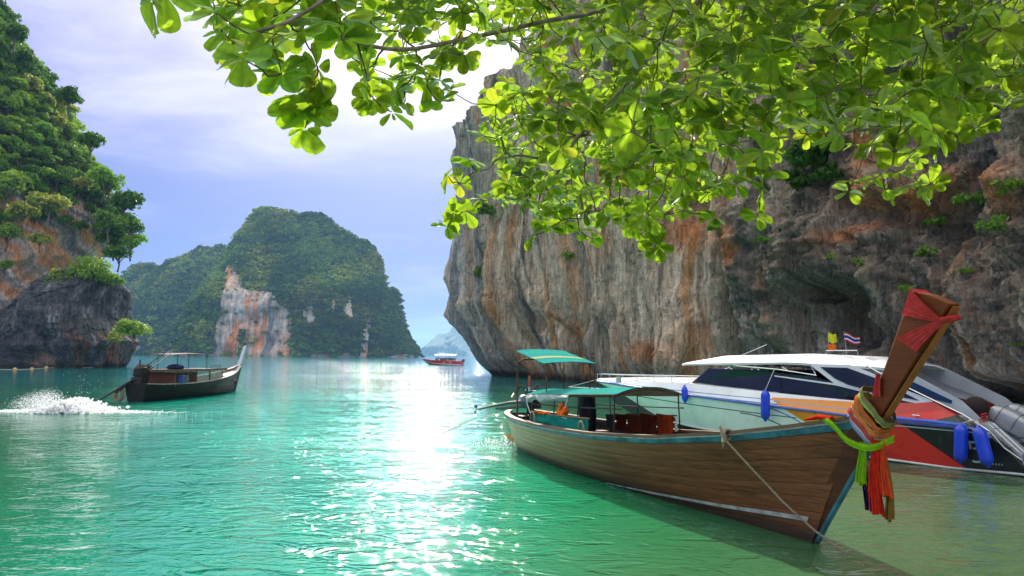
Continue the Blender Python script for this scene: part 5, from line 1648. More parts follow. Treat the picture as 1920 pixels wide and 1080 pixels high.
# flag stand and flags
B().tube([(4.5, .25, 2.30), (4.48, .25, 2.40), (3.7, .25, 2.40), (3.68, .25, 2.30)], 0.012, 6).out('flag_stand', STEEL, sb)
B().tube([(4.43, .25, 2.33), (4.42, .25, 2.86)], 0.010, 6).out('flag_pole', STEEL, sb)
B().tube([(3.96, .25, 2.33), (4.02, .25, 2.86)], 0.010, 6).out('flag_pole', STEEL, sb)


def flag(l0, z0, z1, dl, m_, nm, label, dz=0.0, sd=0):
    U_, V_ = np.meshgrid(np.linspace(0, 1, 24), np.linspace(0, 1, 13), indexing='ij')
    x_ = l0 - dl * U_
    y_ = .25 + 0.035 * np.sin(U_ * 7 + sd) * U_ + 0.02 * np.sin(V_ * 4 + U_ * 5)
    z_ = z0 + (z1 - z0) * V_ * (1 - 0.15 * U_) - dz * U_ + 0.02 * np.sin(U_ * 8 + sd)
    o = B().sheet(np.stack([x_, y_, z_], -1), 0.002).out(nm, m_, None, True)
    o.location = sb.location; o.rotation_euler = sb.rotation_euler
    return tag(o, label, 'flag', 'flags on the speedboat roof')


flag(4.42, 2.60, 2.84, .24, cloth('yellow_flag', (0.62, 0.66, 0.05), 0.4), 'flag', 'yellow green flag on the left pole over the speedboat roof', .02, 1)
flag(4.43, 2.42, 2.58, .20, cloth('orange_flag', (0.80, 0.20, 0.02), 0.3), 'flag', 'small orange pennant below the yellow green flag', 0.0, 3)
# tricolour: red, white, blue, white, red bands
tri = []
bands = [(0, 1 / 6, (.55, .03, .05)), (1 / 6, 1 / 3, (.7, .7, .72)), (1 / 3, 2 / 3, (.04, .05, .28)), (2 / 3, 5 / 6, (.7, .7, .72)), (5 / 6, 1, (.55, .03, .05))]
fo = empty('flag', 'red, white and blue banded flag waving on the right pole of the speedboat roof', 'flag', 'flags on the speedboat roof', loc=sb.location, rotz=SYAW)
for k, (a0, a1, c_) in enumerate(bands):
    U_, V_ = np.meshgrid(np.linspace(0, 1, 24), np.linspace(a0, a1, 4), indexing='ij')
    x_ = 4.01 - .40 * U_; y_ = .25 + .05 * np.sin(U_ * 7) * U_ + .015 * np.sin(V_ * 4 + U_ * 5)
    z_ = 2.63 + .21 * V_ * (1 - .2 * U_) - .10 * U_ + .022 * np.sin(U_ * 8)
    B().sheet(np.stack([x_, y_, z_], -1), 0.002).out('stripe', cloth('flag_band_%d' % k, c_, .35), fo, True)


def fender(p, ax, L_, label, R_=0.11, rope_to=None):
    o = empty('fender', label, 'fender', 'blue fenders of the speedboat', loc=to_world_boat(SF, p), rotz=SYAW)
    m_ = mat('blue_vinyl', (0.010, 0.055, 0.62), 0.32, noise=.12, nscale=5, coat=.2)
    prof = [(0, -.02), (.03, -.02), (.035, .02), (R_ * .72, .05), (R_, .12)] + [(R_ * (1 + .0), .12 + (L_ - .24) * k / 6) for k in range(1, 7)] + [(R_ * .72, L_ - .05), (.035, L_ - .02), (.03, L_ + .02), (0, L_ + .02)]
    B().lathe(prof, (0, 0, 0), 20, ax).out('tube', m_, o, True)
    B().tube([(0, 0, .01)] + [tuple(np.array(rope_to) - np.array(p))], 0.008, 5).out('lanyard', WROPE, o)
    return o


fender((5.30, 1.66, 1.42), (0, .05, -1), .74, 'blue fender hanging by a long cord amidships above the orange stripe', rope_to=(5.30, 1.25, 1.93))
fender((8.02, 1.36, 1.42), (-.15, .12, -1), .46, 'blue fender hanging at the foot of the windscreen', .09, rope_to=(7.95, 1.2, 1.52))
fender((0.97, 1.64, 0.93), (.05, .02, -1), .76, 'left one of the paired blue fenders on the black stern', .125, rope_to=(.80, 1.42, 1.02))
fender((0.66, 1.68, 0.91), (-.24, .10, -1), .76, 'right one of the paired blue fenders on the black stern', .125, rope_to=(.76, 1.42, 1.02))
B().tube([(.9, 1.46, 1.0), (.7, 1.55, 1.0), (.62, 1.72, .82), (.68, 1.74, .68), (.74, 1.72, .86)], 0.012, 5).out('fender_rope', WROPE, sb)
B().tube([(0.90, 1.60, .90), (1.5, 1.56, .93), (2.4, 1.55, .95), (3.2, 1.55, .98)], 0.035, 8).out('blue_line', mat('blue_line', (0.05, 0.18, 0.75), .6), sb)
# cleat on the red quarter
B().tube([(1.80, 1.50, 1.03), (1.95, 1.50, 1.035)], 0.012, 6).tube([(1.87, 1.45, 1.0), (1.87, 1.5, 1.03)], .012, 6).out('cleat', STEEL, sb)
# dark seat back, red straps and ladder at the stern
B().lathe([(0, -.22), (.16, -.20), (.24, -.05), (.24, .08), (.15, .2), (0, .22)], (1.0, .75, 1.20), 14, (.2, 1, .2)).out('dark_seat', mat('dark_vinyl', (.014, .005, .005), .85), sb, True)
for k in range(4):
    B().tube([(.85, .3, .98 + .05 * k), (.75, 1.25, .96 + .05 * k)], 0.016, 6).out('red_strap', mat('red_strap', (.55, .03, .02), .5), sb)
B().sheet(np.array([[(-.65, q_, .12), (.25, q_, .14)] for q_ in np.linspace(-1.35, 1.35, 5)]), .05).out('swim_platform', mat('grey_tread', (.12, .12, .12), .7), sb)
for q_ in (1.08, 1.32):
    B().tube([(.6, q_, .95), (.1, q_ + .02, .45), (-.15, q_ + .04, -.3)], .014, 6).out('ladder_rail', STEEL, sb)
for k in range(5):
    B().tube([(.5 - .13 * k, 1.08, .86 - .17 * k), (.5 - .13 * k, 1.34, .86 - .17 * k)], .012, 6).out('ladder_rung', STEEL, sb)
B().prism([(1.25, 1.05), (1.0, .55), (.35, .2), (.1, .2), (.1, .4), (.7, .95)], -1.25, 1.25).out('transom_seat', GGEL, sb)


def outboard(y0, label):
    """engine tilted clear of the water, cowling leaning aft"""
    o = empty('outboard_engine', label, 'outboard engine', 'silver outboard engines of the speedboat', loc=to_world_boat(SF, (0, 0, 0)), rotz=SYAW)
    m_ = mat('silver_cowling', (0.34, 0.37, 0.39), 0.25, 0.25, noise=.1, nscale=4, coat=.3)
    ax = np.array([-.86, 0, -.50]); a1 = np.array([0, 1, 0]); a2 = np.cross(ax, a1)
    c0 = np.array([.78, y0, 1.18])
    secs = [(0, .10, .08), (.04, .17, .15), (.18, .20, .20), (.45, .21, .225), (.70, .20, .21), (.78, .17, .17)]
    V = []; n = 18
    for s_, a, b_ in secs:
        for k in range(n):
            q_ = 2 * math.pi * k / n
            ca, sa = math.cos(q_), math.sin(q_)
            V.append(c0 + ax * s_ + a1 * a * np.sign(ca) * abs(ca) ** .7 + a2 * b_ * np.sign(sa) * abs(sa) ** .7)
    Fc = [(i * n + k, i * n + (k + 1) % n, (i + 1) * n + (k + 1) % n, (i + 1) * n + k) for i in range(len(secs) - 1) for k in range(n)] + [tuple(range(n))]
    B().add(V, Fc).out('cowling', m_, o, True)
    b = B()
    for s_ in (.20, .52):
        q_ = np.linspace(0, 2 * math.pi, 20)
        b.tube([c0 + ax * s_ + a1 * .215 * np.sign(math.cos(a)) * abs(math.cos(a)) ** .7 + a2 * .23 * np.sign(math.sin(a)) * abs(math.sin(a)) ** .7 for a in q_], .005, 5)
    b.out('cowling_seam', DARKM, o)
    V = []
    secs = [(.76, .15, .15), (.95, .11, .14), (1.3, .07, .13), (1.7, .05, .12), (1.85, .03, .08)]
    for s_, a, b_ in secs:
        for k in range(n):
            q_ = 2 * math.pi * k / n
            V.append(c0 + ax * s_ + a1 * a * math.cos(q_) + a2 * b_ * math.sin(q_))
    B().add(V, [(i * n + k, i * n + (k + 1) % n, (i + 1) * n + (k + 1) % n, (i + 1) * n + k) for i in range(len(secs) - 1) for k in range(n)]).out('leg', m_, o, True)
    B().prism([(.35, .55), (.1, .62), (-.15, .45), (.0, .2), (.25, .15)], y0 - .13, y0 + .13).out('bracket', DARKM, o)
    return o


outboard(0.62, 'nearer silver outboard engine tilted up behind the fenders')
outboard(-0.32, 'farthest silver outboard engine at the stern of the speedboat')
# number painted on the black quarter, half hidden by the fenders
num = B()
def arc(cx, cz, r0, r1, a0, a1, n=18):
    a = np.linspace(math.radians(a0), math.radians(a1), n)
    V = [(cx - r0 * math.cos(q_) , 0, cz + r0 * math.sin(q_)) for q_ in a] + [(cx - r1 * math.cos(q_), 0, cz + r1 * math.sin(q_)) for q_ in a]
    num.add(V, [(i, i + 1, i + 1 + n, i + n) for i in range(n - 1)])
arc(.79, .33, .11, .15, -120, 110)
num.add([(.90, 0, .44), (.86, 0, .44), (.87, 0, .56), (.91, 0, .56)], [(0, 1, 2, 3)])
num.add([(.91, 0, .56), (.91, 0, .60), (.66, 0, .595), (.66, 0, .555)], [(0, 1, 2, 3)])
num.v = [(x_, float(hb(x_)) * .985 + .022, z_) for x_, y_, z_ in num.v]
num.out('painted_number', mat('pale_lettering', (.35, .48, .48), .5), sb)
wm = B()
for l in np.linspace(.35, .55, 5):
    wm.add([(l, float(hb(l)) * .965 + .02, .18), (l + .03, float(hb(l)) * .965 + .02, .18), (l + .015, float(hb(l)) * .965 + .02, .22)], [(0, 1, 2)])
wm.out('small_emblem', MATS['pale_lettering'], sb)
# line from the longtail to the speedboat bow
cl_ = B().tube([to_world_boat(SF, (12.7, 0, 1.45)), to_world_boat(SF, (12.9, 1.2, 1.2)), to_world_boat(NF, (4.6, 0.6, 1.56))], 0.010, 5).out('bow_line', WROPE)
tag(cl_, 'thin white line running from the speedboat bow to the longtail canopy', 'rope')
# ------------------------------------------------------------------ the black longtail boat under way on the left
S2, B2 = (-17.0, 33.4), (-16.3, 44.0)
BF2 = boatframe(S2, B2)
Y2 = frame(S2, B2)
l2 = empty('longtail_boat', 'black hulled longtail boat with a wooden cabin motoring away on the left', 'boat', 'longtail boats', loc=(S2[0], S2[1], 0), rotz=Y2)
sheer2 = lambda t_: np.interp(t_, [0, .1, .3, .5, .7, .85, .95, 1.0], [0.80, 0.74, 0.72, 0.78, 0.92, 1.12, 1.34, 1.55])
Bf2 = lambda t_: np.interp(t_, [0, .08, .2, .4, .6, .75, .88, 1.0], [.45, .68, .88, 1.0, .95, .74, .42, 0.0])
hull2 = Loft(10.0, 1.0, sheer2, -0.35, 0.55, 0.05, Bf2, lambda t_: np.interp(t_, [0, .6, 1], [.4, .45, .8]))
BLK = wood_mat('black_tarred_planks', (0.018, 0.016, 0.016), 0.3, 0.4)
PALE = mat('pale_pinkish_paint', (0.50, 0.44, 0.42), 0.55, noise=.25, nscale=4)
T, Vv = np.meshgrid(np.linspace(0, 1, 44), np.linspace(0, .985, 10), indexing='ij')
bh = B()
for sd in (-1, 1):
    bh.add(hull2.P(T, Vv, sd, -.024).reshape(-1, 3), grid_faces(44, 10))
tv = np.linspace(0, .985, 10)
bh.add(np.stack([hull2.P(0 * tv, tv, -1, -.02), hull2.P(0 * tv, tv, 1, -.02)], 0).reshape(-1, 3), grid_faces(2, 10))
h2 = bh.out('hull', BLK, l2)
ed2 = [0, .2, .36, .5, .64, .78, .9]
for sd in (-1, 1):
    for i in range(6):
        strake(hull2, ed2[i] + .003, ed2[i + 1] - .003, sd, 40, out=rp.uniform(0, .006)).out('plank', BLK, h2)
    strake(hull2, .905, 1.0, sd, 40, out=.014, thick=.035).out('sheer_strake', BLK, l2)
    tt = np.linspace(0, 1, 50)
    o1 = hull2.P(tt, 1 + 0 * tt, sd, .05); o2 = o1 + (0, 0, .045)
    i2 = hull2.P(tt, 1 + 0 * tt, sd, -.13) + (0, 0, .045); i2[:, 1] = np.where(i2[:, 1] * sd < .01, sd * .01, i2[:, 1])
    i1 = i2 - (0, 0, .045)
    B().sheet(np.stack([o1, o2, i2, i1, o1], 1)).out('gunwale', PALE, l2)
    tt = np.linspace(.62, .99, 20)                                   # pale inner bulwark at the bow
    B().sheet(np.stack([hull2.P(tt, v_ + 0 * tt, sd, -.06) for v_ in (.72, .85, .99)], 1)).out('inner_bulwark', PALE, l2)
T_, W_ = np.meshgrid(np.linspace(.02, .9, 20), np.linspace(-1, 1, 7), indexing='ij')
pp = hull2.P(T_, .62 + 0 * T_, 1, -.05); pp[..., 2] = .32; pp[..., 1] = W_ * np.maximum(1.0 * Bf2(T_) * (.67 / (sheer2(T_) + .35)) ** .45 - .03, .01)
B().sheet(pp, .02).out('deck', DECKW, l2)
pp = hull2.P(np.linspace(.80, .985, 10)[:, None] + np.zeros((10, 5)), .93 + np.zeros((10, 5)), 1, -.06); pp[..., 1] *= np.linspace(-1, 1, 5)
B().sheet(pp, .02).out('foredeck', PALE, l2)
PR2 = mat('whitish_blue_prow', (0.50, 0.58, 0.70), .5, noise=.15)
B().prism([(10.0, -.3), (10.9, 1.56), (10.62, 1.55), (9.75, -.2)], -.07, .07).out('stem', BLK, l2)
B().prism([(10.58, 1.5), (10.92, 1.56), (11.35, 2.12), (11.75, 2.62), (11.38, 2.70), (11.0, 2.15)], -.09, .09).out('prow', PR2, l2)
B().tube([(10.55, -.2, 1.60), (10.7, -.16, 1.66), (10.85, 0, 1.70), (10.7, .16, 1.66)], .06, 6).out('prow_sash', mat('grey_sash', (.42, .38, .36), .9), l2)
CAB = wood_mat('cabin_boards', (0.13, 0.045, 0.022), .5, .35)
# cabin: posts, side boards with openings, clear sheet forward, thick flat roof
for k in range(7):
    B().box((1.9 + k * .28, .86, .98), (.27, .03, .62)).out('cabin_board', CAB, l2)
    B().box((1.9 + k * .28, -.86, .98), (.27, .03, .62)).out('cabin_board', CAB, l2)
for k in range(7):
    B().box((1.75, -.74 + k * .247, 0.98), (.03, .24, .62)).out('cabin_board', CAB, l2)
for l in (1.75, 3.8, 5.2, 6.6):
    for sd in (-1, 1):
        B().box((l, sd * .88, .98), (.06, .06, .72)).out('cabin_post', CAPW, l2)
for sd in (-1, 1):
    L_, Q_ = np.meshgrid(np.linspace(3.85, 6.6, 40), np.linspace(0, 1, 8), indexing='ij')
    B().sheet(np.stack([L_, sd * (.88 + .02 * vn(L_ * 5, Q_ * 3, 0, 3)), 1.32 - .5 * Q_], -1)).out('clear_sheet', m_pl, l2, True)
B().box((4.2, 0, 1.37), (5.3, 2.05, .07)).out('cabin_roof', wood_mat('roof_boards', (.05, .035, .035), .3, .3), l2)
B().box((4.2, 1.03, 1.37), (5.32, .03, .11)).out('roof_edge', CAPW, l2)
B().box((4.2, -1.03, 1.37), (5.32, .03, .11)).out('roof_edge', CAPW, l2)
B().box((1.53, 0, 1.37), (.03, 2.09, .11)).out('roof_edge', CAPW, l2)
for (l, w_) in [(2.6, .5), (2.6, -.5), (5.6, .5), (5.6, -.5)]:
    B().tube([(l, w_, 1.4), (l, w_, 2.14)], .018, 6).out('awning_pole', DARKM, l2)
L_, W_ = np.meshgrid(np.linspace(1.7, 6.3, 24), np.linspace(-.62, .62, 7), indexing='ij')
B().sheet(np.stack([L_, W_, 2.16 + .06 * np.sin((L_ - 1.7) / 4.6 * math.pi) - .03 * (W_ / .6) ** 2], -1), .02).out('awning', mat('brown_awning', (.10, .055, .05), .8), l2)
for k in range(7):
    l = 5.6 + k * .2
    B().tube([(l, -.7, 1.41), (l + .03, -.68, 1.62), (l + .1, -.6, 1.66)], .012, 4).out('roof_hook', DARKM, l2)
# engine and long shaft
eb = B().lathe([(0, -.3), (.25, -.28), (.33, -.1), (.34, .12), (.25, .3), (0, .34)], (.55, .1, 1.32), 14, (.3, 0, 1))
e2 = eb.out('engine', mat('oily_brown_iron', (.035, .022, .016), .5, .3, noise=.5, nscale=20, bump=.5, bscale=30), l2)
for k in range(7):
    a = k * .9
    B().tube([(.55 + .34 * math.cos(a + q_ * .8), .1 + .33 * math.sin(a + q_ * .8), 1.2 + .13 * k * .5 + .1 * math.sin(q_ * 3)) for q_ in np.linspace(0, 2.4, 7)], .028, 5).out('coil', DARKM, e2)
B().tube([(.4, .1, 1.6), (.4, .1, 1.9)], .035, 6).out('exhaust_pipe', DARKM, e2)
B().box((.45, .1, .85), (.6, .5, .5)).out('engine_bed', DARKM, l2)
tip = np.array([-1.35, 1.05, .12])                                # where the propeller bites the water
def sh(q_): return np.array([.35, .1, 1.15]) * (1 - q_) + tip * q_
tip = np.linalg.inv(np.stack([BF2[1], BF2[2], [0, 0, 1.0]], 1)) @ (at(176, 757, 32.2) - BF2[0])
B().tube([sh(-.35), sh(0), sh(.5), sh(1)], [.03, .05, .045, .03], 8).out('propeller_shaft', DARKM, l2)
B().tube([sh(-.38) + (0, .12, .02), sh(.05) + (0, .08, -.06), sh(.52) + (0, 0, -.11)], [.025, .05, .06], 6).out('shaft_brace', DARKM, l2)
B().tube([sh(0) + (0, 0, -.02), sh(-.4) + (0, -.1, .12), sh(-.75) + (0, -.1, .2)], .022, 6).out('tiller', mat('pale_wood', (.45, .38, .28), .7), l2)
B().tube([sh(0) + (0, .15, -.02), sh(-.4) + (0, .25, .12), sh(-.8) + (0, .3, .16)], .018, 6).out('tiller', DARKM, l2)
for k in range(3):
    a = np.linspace(0, 2 * math.pi, 18)
    B().tube(np.stack([-.10 - .06 * k + .04 * np.cos(a + k), .62 + .2 * np.cos(a) + .05 * k, .33 + .26 * np.sin(a)], 1), .04, 6).out('rope_coil', ROPE, l2)
B().lathe([(0, -.05), (.12, -.04), (.15, 0), (.12, .04), (0, .05)], (8.2, -.95, .6), 12, (0, 1, 0)).out('tyre_fender', DARKM, l2)
G2 = 'things carried on the black longtail boat'
def onboat2(name, p, label, cat):
    return empty(name, label, cat, G2, loc=to_world_boat(BF2, p), rotz=Y2)
o = onboat2('bundle', (2.8, -.3, 1.41), 'dark blue tarpaulin bundle lying on the cabin roof of the black boat', 'bundle')
B().lathe([(0, 0), (.36, .02), (.42, .1), (.34, .2), (.15, .25), (0, .26)], (0, 0, 0), 14).out('cover', mat('navy_tarp', (.02, .03, .12), .7), o, True)
o = onboat2('crate', (2.15, -1.02, .80), 'blue plastic crate standing beside the cabin of the black boat', 'crate')
B().box((0, 0, .16), (.42, .22, .32)).box((0, 0, .33), (.46, .26, .03)).out('body', mat('blue_plastic', (.03, .09, .30), .5), o)
o = onboat2('rope_hank', (2.8, -.93, .72), 'yellow rope hank hung on the cabin wall of the black boat', 'rope')
B().tube([(0, 0, .0), (.05, -.02, .25), (0, -.03, .5), (-.05, -.02, .25), (0, 0, 0)], .035, 6).out('coil', ROPE, o)
o = onboat2('cloth_heap', (7.3, -.35, .72), 'pinkish cloth heap in the open bow of the black boat', 'cloth')
B().lathe([(0, 0), (.3, .0), (.26, .12), (.16, .22), (.10, .34), (0, .38)], (0, 0, 0), 12).out('fabric', cloth('pinkish_cloth', (.45, .16, .15), .1), o, True)
B().box((.35, .1, .12), (.5, .12, .06)).out('white_board', CREAM, o)

# ------------------------------------------------------------------ splash thrown up by the propeller
m_foam = bpy.data.materials.new('white_foam'); m_foam.use_nodes = True
t = NT(m_foam.node_tree); bs = m_foam.node_tree.nodes['Principled BSDF']
bs.inputs['Base Color'].default_value = (.97, .98, .98, 1); bs.inputs['Roughness'].default_value = .9
trf = t.n('ShaderNodeBsdfTranslucent'); trf.inputs[0].default_value = (.97, .98, 1, 1)
mxf = t.n('ShaderNodeMixShader'); mxf.inputs[0].default_value = .5
t.put(mxf.inputs[1], bs.outputs[0]); t.put(mxf.inputs[2], trf.outputs[0])
t.put(m_foam.node_tree.nodes['Material Output'].inputs[0], mxf.outputs[0])
bs.inputs['Subsurface Weight'].default_value = 0.0
r = np.random.default_rng(5)
tipw = at(166, 772, 30.5); tipw[2] = 0
V, Fc = [], []


def speck(p, s):
    k = len(V)
    q_ = r.normal(size=3); q_ /= np.linalg.norm(q_)
    a = np.cross(q_, (0, 0, 1)); a /= np.linalg.norm(a) + 1e-6; b_ = np.cross(q_, a)
    for d in (q_, a, b_, -q_, -a, -b_):
        V.append(p + d * s * (.7 + .6 * r.random()))
    for f in ((0, 1, 2), (0, 2, 4), (0, 4, 5), (0, 5, 1), (3, 2, 1), (3, 4, 2), (3, 5, 4), (3, 1, 5)):
        Fc.append(tuple(k + i for i in f))


ctr = at(140, 780, 27.5); ctr[2] = 0
for i in range(5200):                                             # dense churned mound
    u_ = r.beta(2.4, 2.2); x_ = -1.75 + 3.1 * u_
    hgt = .36 * math.exp(-((x_ + .05) / .62) ** 2) + .10
    speck(ctr + np.array([x_, r.normal() * .42, abs(r.random()) * hgt * (.75 + .4 * r.random())]), .028 + .06 * r.random() ** 2)
for i in range(4200):                                             # flat foam skirt
    x_ = r.normal() * 1.5 - .1
    speck(ctr + np.array([x_, r.normal() * .30 - .15, .01 + .03 * r.random()]), .04 * math.exp(-(x_ / 2.6) ** 2) + .012)
for i in range(4200):                                             # sheets of drops flung astern (to the left)
    a = math.radians(r.uniform(112, 178)); d = r.random() ** .7 * 2.1
    speck(ctr + np.array([-.2 + math.cos(a) * d, r.normal() * .35, max(.02, math.sin(a) * d * .36 + .09 * r.normal() + .06)]), .007 + .018 * r.random() * (1 - d / 2.6))
for i in range(90):
    speck(ctr + np.array([r.normal() * .32 + .1, r.normal() * .3,   .3 + r.random() ** 1.6 * 1.2]), .006 + .008 * r.random())
gx_, gy_ = np.meshgrid(np.linspace(-2.0, 2.0, 110), np.linspace(-.75, .75, 44), indexing='ij')
hz_ = (.36 * np.exp(-((gx_ + .05) / .6) ** 2) + .055 * np.exp(-(gx_ / 1.5) ** 4)) * np.exp(-(gy_ / .42) ** 2) * (1 + .45 * fbm(gx_ * 5, gy_ * 5, 0, 4, 77, .6)) - .012
k0 = len(V)
V += list(np.stack([ctr[0] + gx_, ctr[1] + gy_, hz_], -1).reshape(-1, 3))
Fc += [tuple(int(i_) + k0 for i_ in f) for f in grid_faces(110, 44)]
tag(mesh('water_splash', np.array(V), Fc, m_foam, smooth=False), 'white splash of water thrown up behind the black longtail boat', kind='stuff')
V, Fc = [], []
sb_c = to_world_boat(NF, (-.6, -.3, 0))
for i in range(260):
    p = sb_c + np.array([r.normal() * .35 - .2, r.normal() * .6, .008]); s = .012 + .03 * r.random()
    speck(p, s * .6)
tag(mesh('stern_foam', np.array(V), Fc, m_foam, smooth=False), 'little white foam flecks around the stern of the near longtail', kind='stuff')

# ------------------------------------------------------------------ buoys
BY_ = mat('buoy_yellow', (.72, .42, .12), .5, noise=.2)
pts = []
for (px, py, s, lb) in [(28, 693, 1.0, 'pale orange float at the left end of the row of four by the rocks'), (60, 692, .85, 'pale orange float second from the left of the row by the rocks'), (87, 690, .9, 'pale orange float third from the left of the row by the rocks'), (107, 689.5, .6, 'smallest pale orange float at the right end of the row by the rocks')]:
    p = at(px, py, 93); p = CO + (p - CO) * (-EYE / (p - CO)[2]); p[2] = 0
    R_ = .19 * s * p[1] / 93
    pts.append(p)
    o = empty('buoy', lb, 'buoy', 'orange floats marking the swimming line', loc=p)
    B().lathe([(0, -R_)] + [(R_ * 1.25 * math.sin(a), -R_ * math.cos(a)) for a in np.linspace(.3, 2.84, 9)] + [(0, R_)], (0, 0, R_ * .35), 14).out('float', BY_, o, True)
    B().tube([(0, 0, R_ * 1.2), (0, 0, R_ * 1.6)], R_ * .2, 6).out('eyelet', DARKM, o)
pl = [pts[0] + (-4, 0, 0)] + pts + [pts[-1] + (4, 2, 0)]
tag(B().tube(cr_spline(pl, 30)[0] + np.array([0, 0, .02]), .02, 5).out('float_line', WROPE), 'thin rope joining the orange floats by the rocks', 'rope')

# ------------------------------------------------------------------ red speedboat far out
S3 = np.array([-11.3, 168.0]); B3 = np.array([-20.6, 170.5])
Y3 = frame(S3, B3)
rs = empty('speedboat', 'small red hulled speedboat with a white awning far out between the cliffs', 'speedboat', None, loc=(S3[0], S3[1], 0), rotz=Y3)
RG3 = mat('red_gelcoat', (.62, .03, .03), .35, noise=.1, nscale=1); WG3 = mat('white_gelcoat', (.74, .77, .78), .28)
hb3 = lambda l: 1.25 * np.clip(1 - np.maximum(0, (l - 4.0) / 5.75) ** 2, 0, 1)
ls3 = np.linspace(0, 9.7, 50)
zb3 = np.interp(ls3, [0, 5, 7, 8.5, 9.7], [.12, .22, .38, .75, 1.25]); zt3 = np.interp(ls3, [0, 2, 6, 9.7], [.95, 1.0, 1.15, 1.38])
b = B(); w3 = B(); k3 = B()
for sd in (-1, 1):
    bw = np.interp(ls3, [0, 5, 9.7], [.93, .8, .1])
    G = np.stack([np.stack([ls3, sd * hb3(ls3) * (bw + (1 - bw) * q_), zb3 + (zt3 - zb3) * q_], 1) for q_ in (.14, .4, .7, 1)], 1)
    b.add(G.reshape(-1, 3), grid_faces(50, 4))
    G = np.stack([np.stack([ls3, sd * hb3(ls3) * (bw + (1 - bw) * q_) + sd * .01, zb3 + (zt3 - zb3) * q_], 1) for q_ in (-.08, .14)], 1)
    w3.add(G.reshape(-1, 3), grid_faces(50, 2))
    G = np.stack([np.stack([ls3, sd * hb3(ls3) * bw, zb3 - .02], 1), np.stack([ls3, 0 * ls3, np.interp(ls3, [0, 7.5, 9.7], [-.4, -.35, 1.2])], 1)], 1)
    k3.add(G.reshape(-1, 3), grid_faces(50, 2))
b.add([(0, -1.2, 0), (0, 1.2, 0), (0, 1.25, .95), (0, -1.25, .95)], [(0, 1, 2, 3)])
b.out('hull', RG3, rs, True); w3.out('white_band', WG3, rs, True); k3.out('keel', MATS['antifouling'], rs)
G = np.stack([np.stack([ls3, q_ * hb3(ls3) * .97, zt3 - .03], 1) for q_ in (-1, -.5, 0, .5, 1)], 1)
B().sheet(G, .03).out('deck', WG3, rs)
L_, W_ = np.meshgrid(np.linspace(1.2, 6.4, 16), np.linspace(-1.1, 1.1, 7), indexing='ij')
B().sheet(np.stack([L_, W_, 2.35 + .14 * (1 - (W_ / 1.1) ** 2) - .03 * (L_ - 4) ** 2 * .3], -1), .06).out('awning', MATS['white_top'], rs, True)
for l in (1.6, 3.4, 6.0):
    for sd in (-1, 1):
        B().tube([(l, sd * 1.05, .95), (l, sd * 1.05, 2.3)], .035, 6).out('post', STEEL, rs)
B().sheet(np.array([[(6.3, q_, 1.15), (5.7, q_ * .9, 1.75)] for q_ in np.linspace(-1, 1, 5)]), .03).out('windscreen', GLASS, rs)
for k in range(4):
    B().box((2.0 + k * .95, 0, 1.35), (.45, 1.5, .6)).out('seat_row', mat('seat_vinyl', (.10, .09, .12), .6), rs)
for y_ in (-.4, .4):
    B().lathe([(0, -.35), (.2, -.3), (.24, 0), (.2, .3), (0, .35)], (-.3, y_, 1.1), 12).out('outboard', MATS['seat_vinyl'], rs, True)
nm3 = B()
for l in (2.4, 3.9):
    a = np.linspace(0, 2 * math.pi, 14)
    nm3.add([(l + .2 * math.cos(q_), 1.262, .60 + .2 * math.sin(q_)) for q_ in a] + [(l + .12 * math.cos(q_), 1.262, .60 + .12 * math.sin(q_)) for q_ in a], [(i, i + 1, i + 15, i + 14) for i in range(13)])
nm3.add([(7.2, float(hb3(7.2)) * .93 + .05, .85), (7.5, float(hb3(7.5)) * .93 + .05, .88), (7.35, float(hb3(7.35)) * .93 + .05, 1.0)], [(0, 1, 2)])
nm3.out('hull_lettering', MATS['white_top'], rs)

# ------------------------------------------------------------------ the leafy tree overhead
tree = empty('sea_almond_tree', 'broad leaved tree whose backlit branches hang over the beach from above', 'tree', None, loc=(0, 0, 0))
r = np.random.default_rng(21)
LOW = np.array([(225, -30), (262, -4), (300, 14), (322, 10), (345, -10), (378, 20), (398, 90), (430, 145), (470, 150), (500, 140), (535, 150), (560, 160), (600, 110), (640, 90), (662, 120), (690, 190), (720, 218), (750, 200), (780, 180), (800, 200), (850, 205), (880, 160), (900, 180),
                (912, 240), (935, 345), (965, 392), (1010, 425), (1050, 425), (1120, 445), (1150, 430), (1210, 440), (1255, 445), (1300, 395), (1345, 392), (1375, 330), (1400, 350), (1425, 400), (1450, 330), (1500, 310), (1560, 320), (1600, 345), (1700, 350), (1745, 335), (1790, 290), (1830, 262), (1880, 215), (1990, 200)], float)
pxs, kinds_ = [], []
tries = 0


def clear_sky(x_, y_):
    """gaps that stay open"""
    return ((x_ - 930) / 55) ** 2 + ((y_ - 118) / 38) ** 2 < 1 or ((x_ - 838) / 40) ** 2 + ((y_ - 55) / 16) ** 2 < .6 or (600 < x_ < 660 and 110 < y_) or (y_ > 218 and x_ < 905) or ((x_ - 880) / 40) ** 2 + ((y_ - 200) / 30) ** 2 < 1


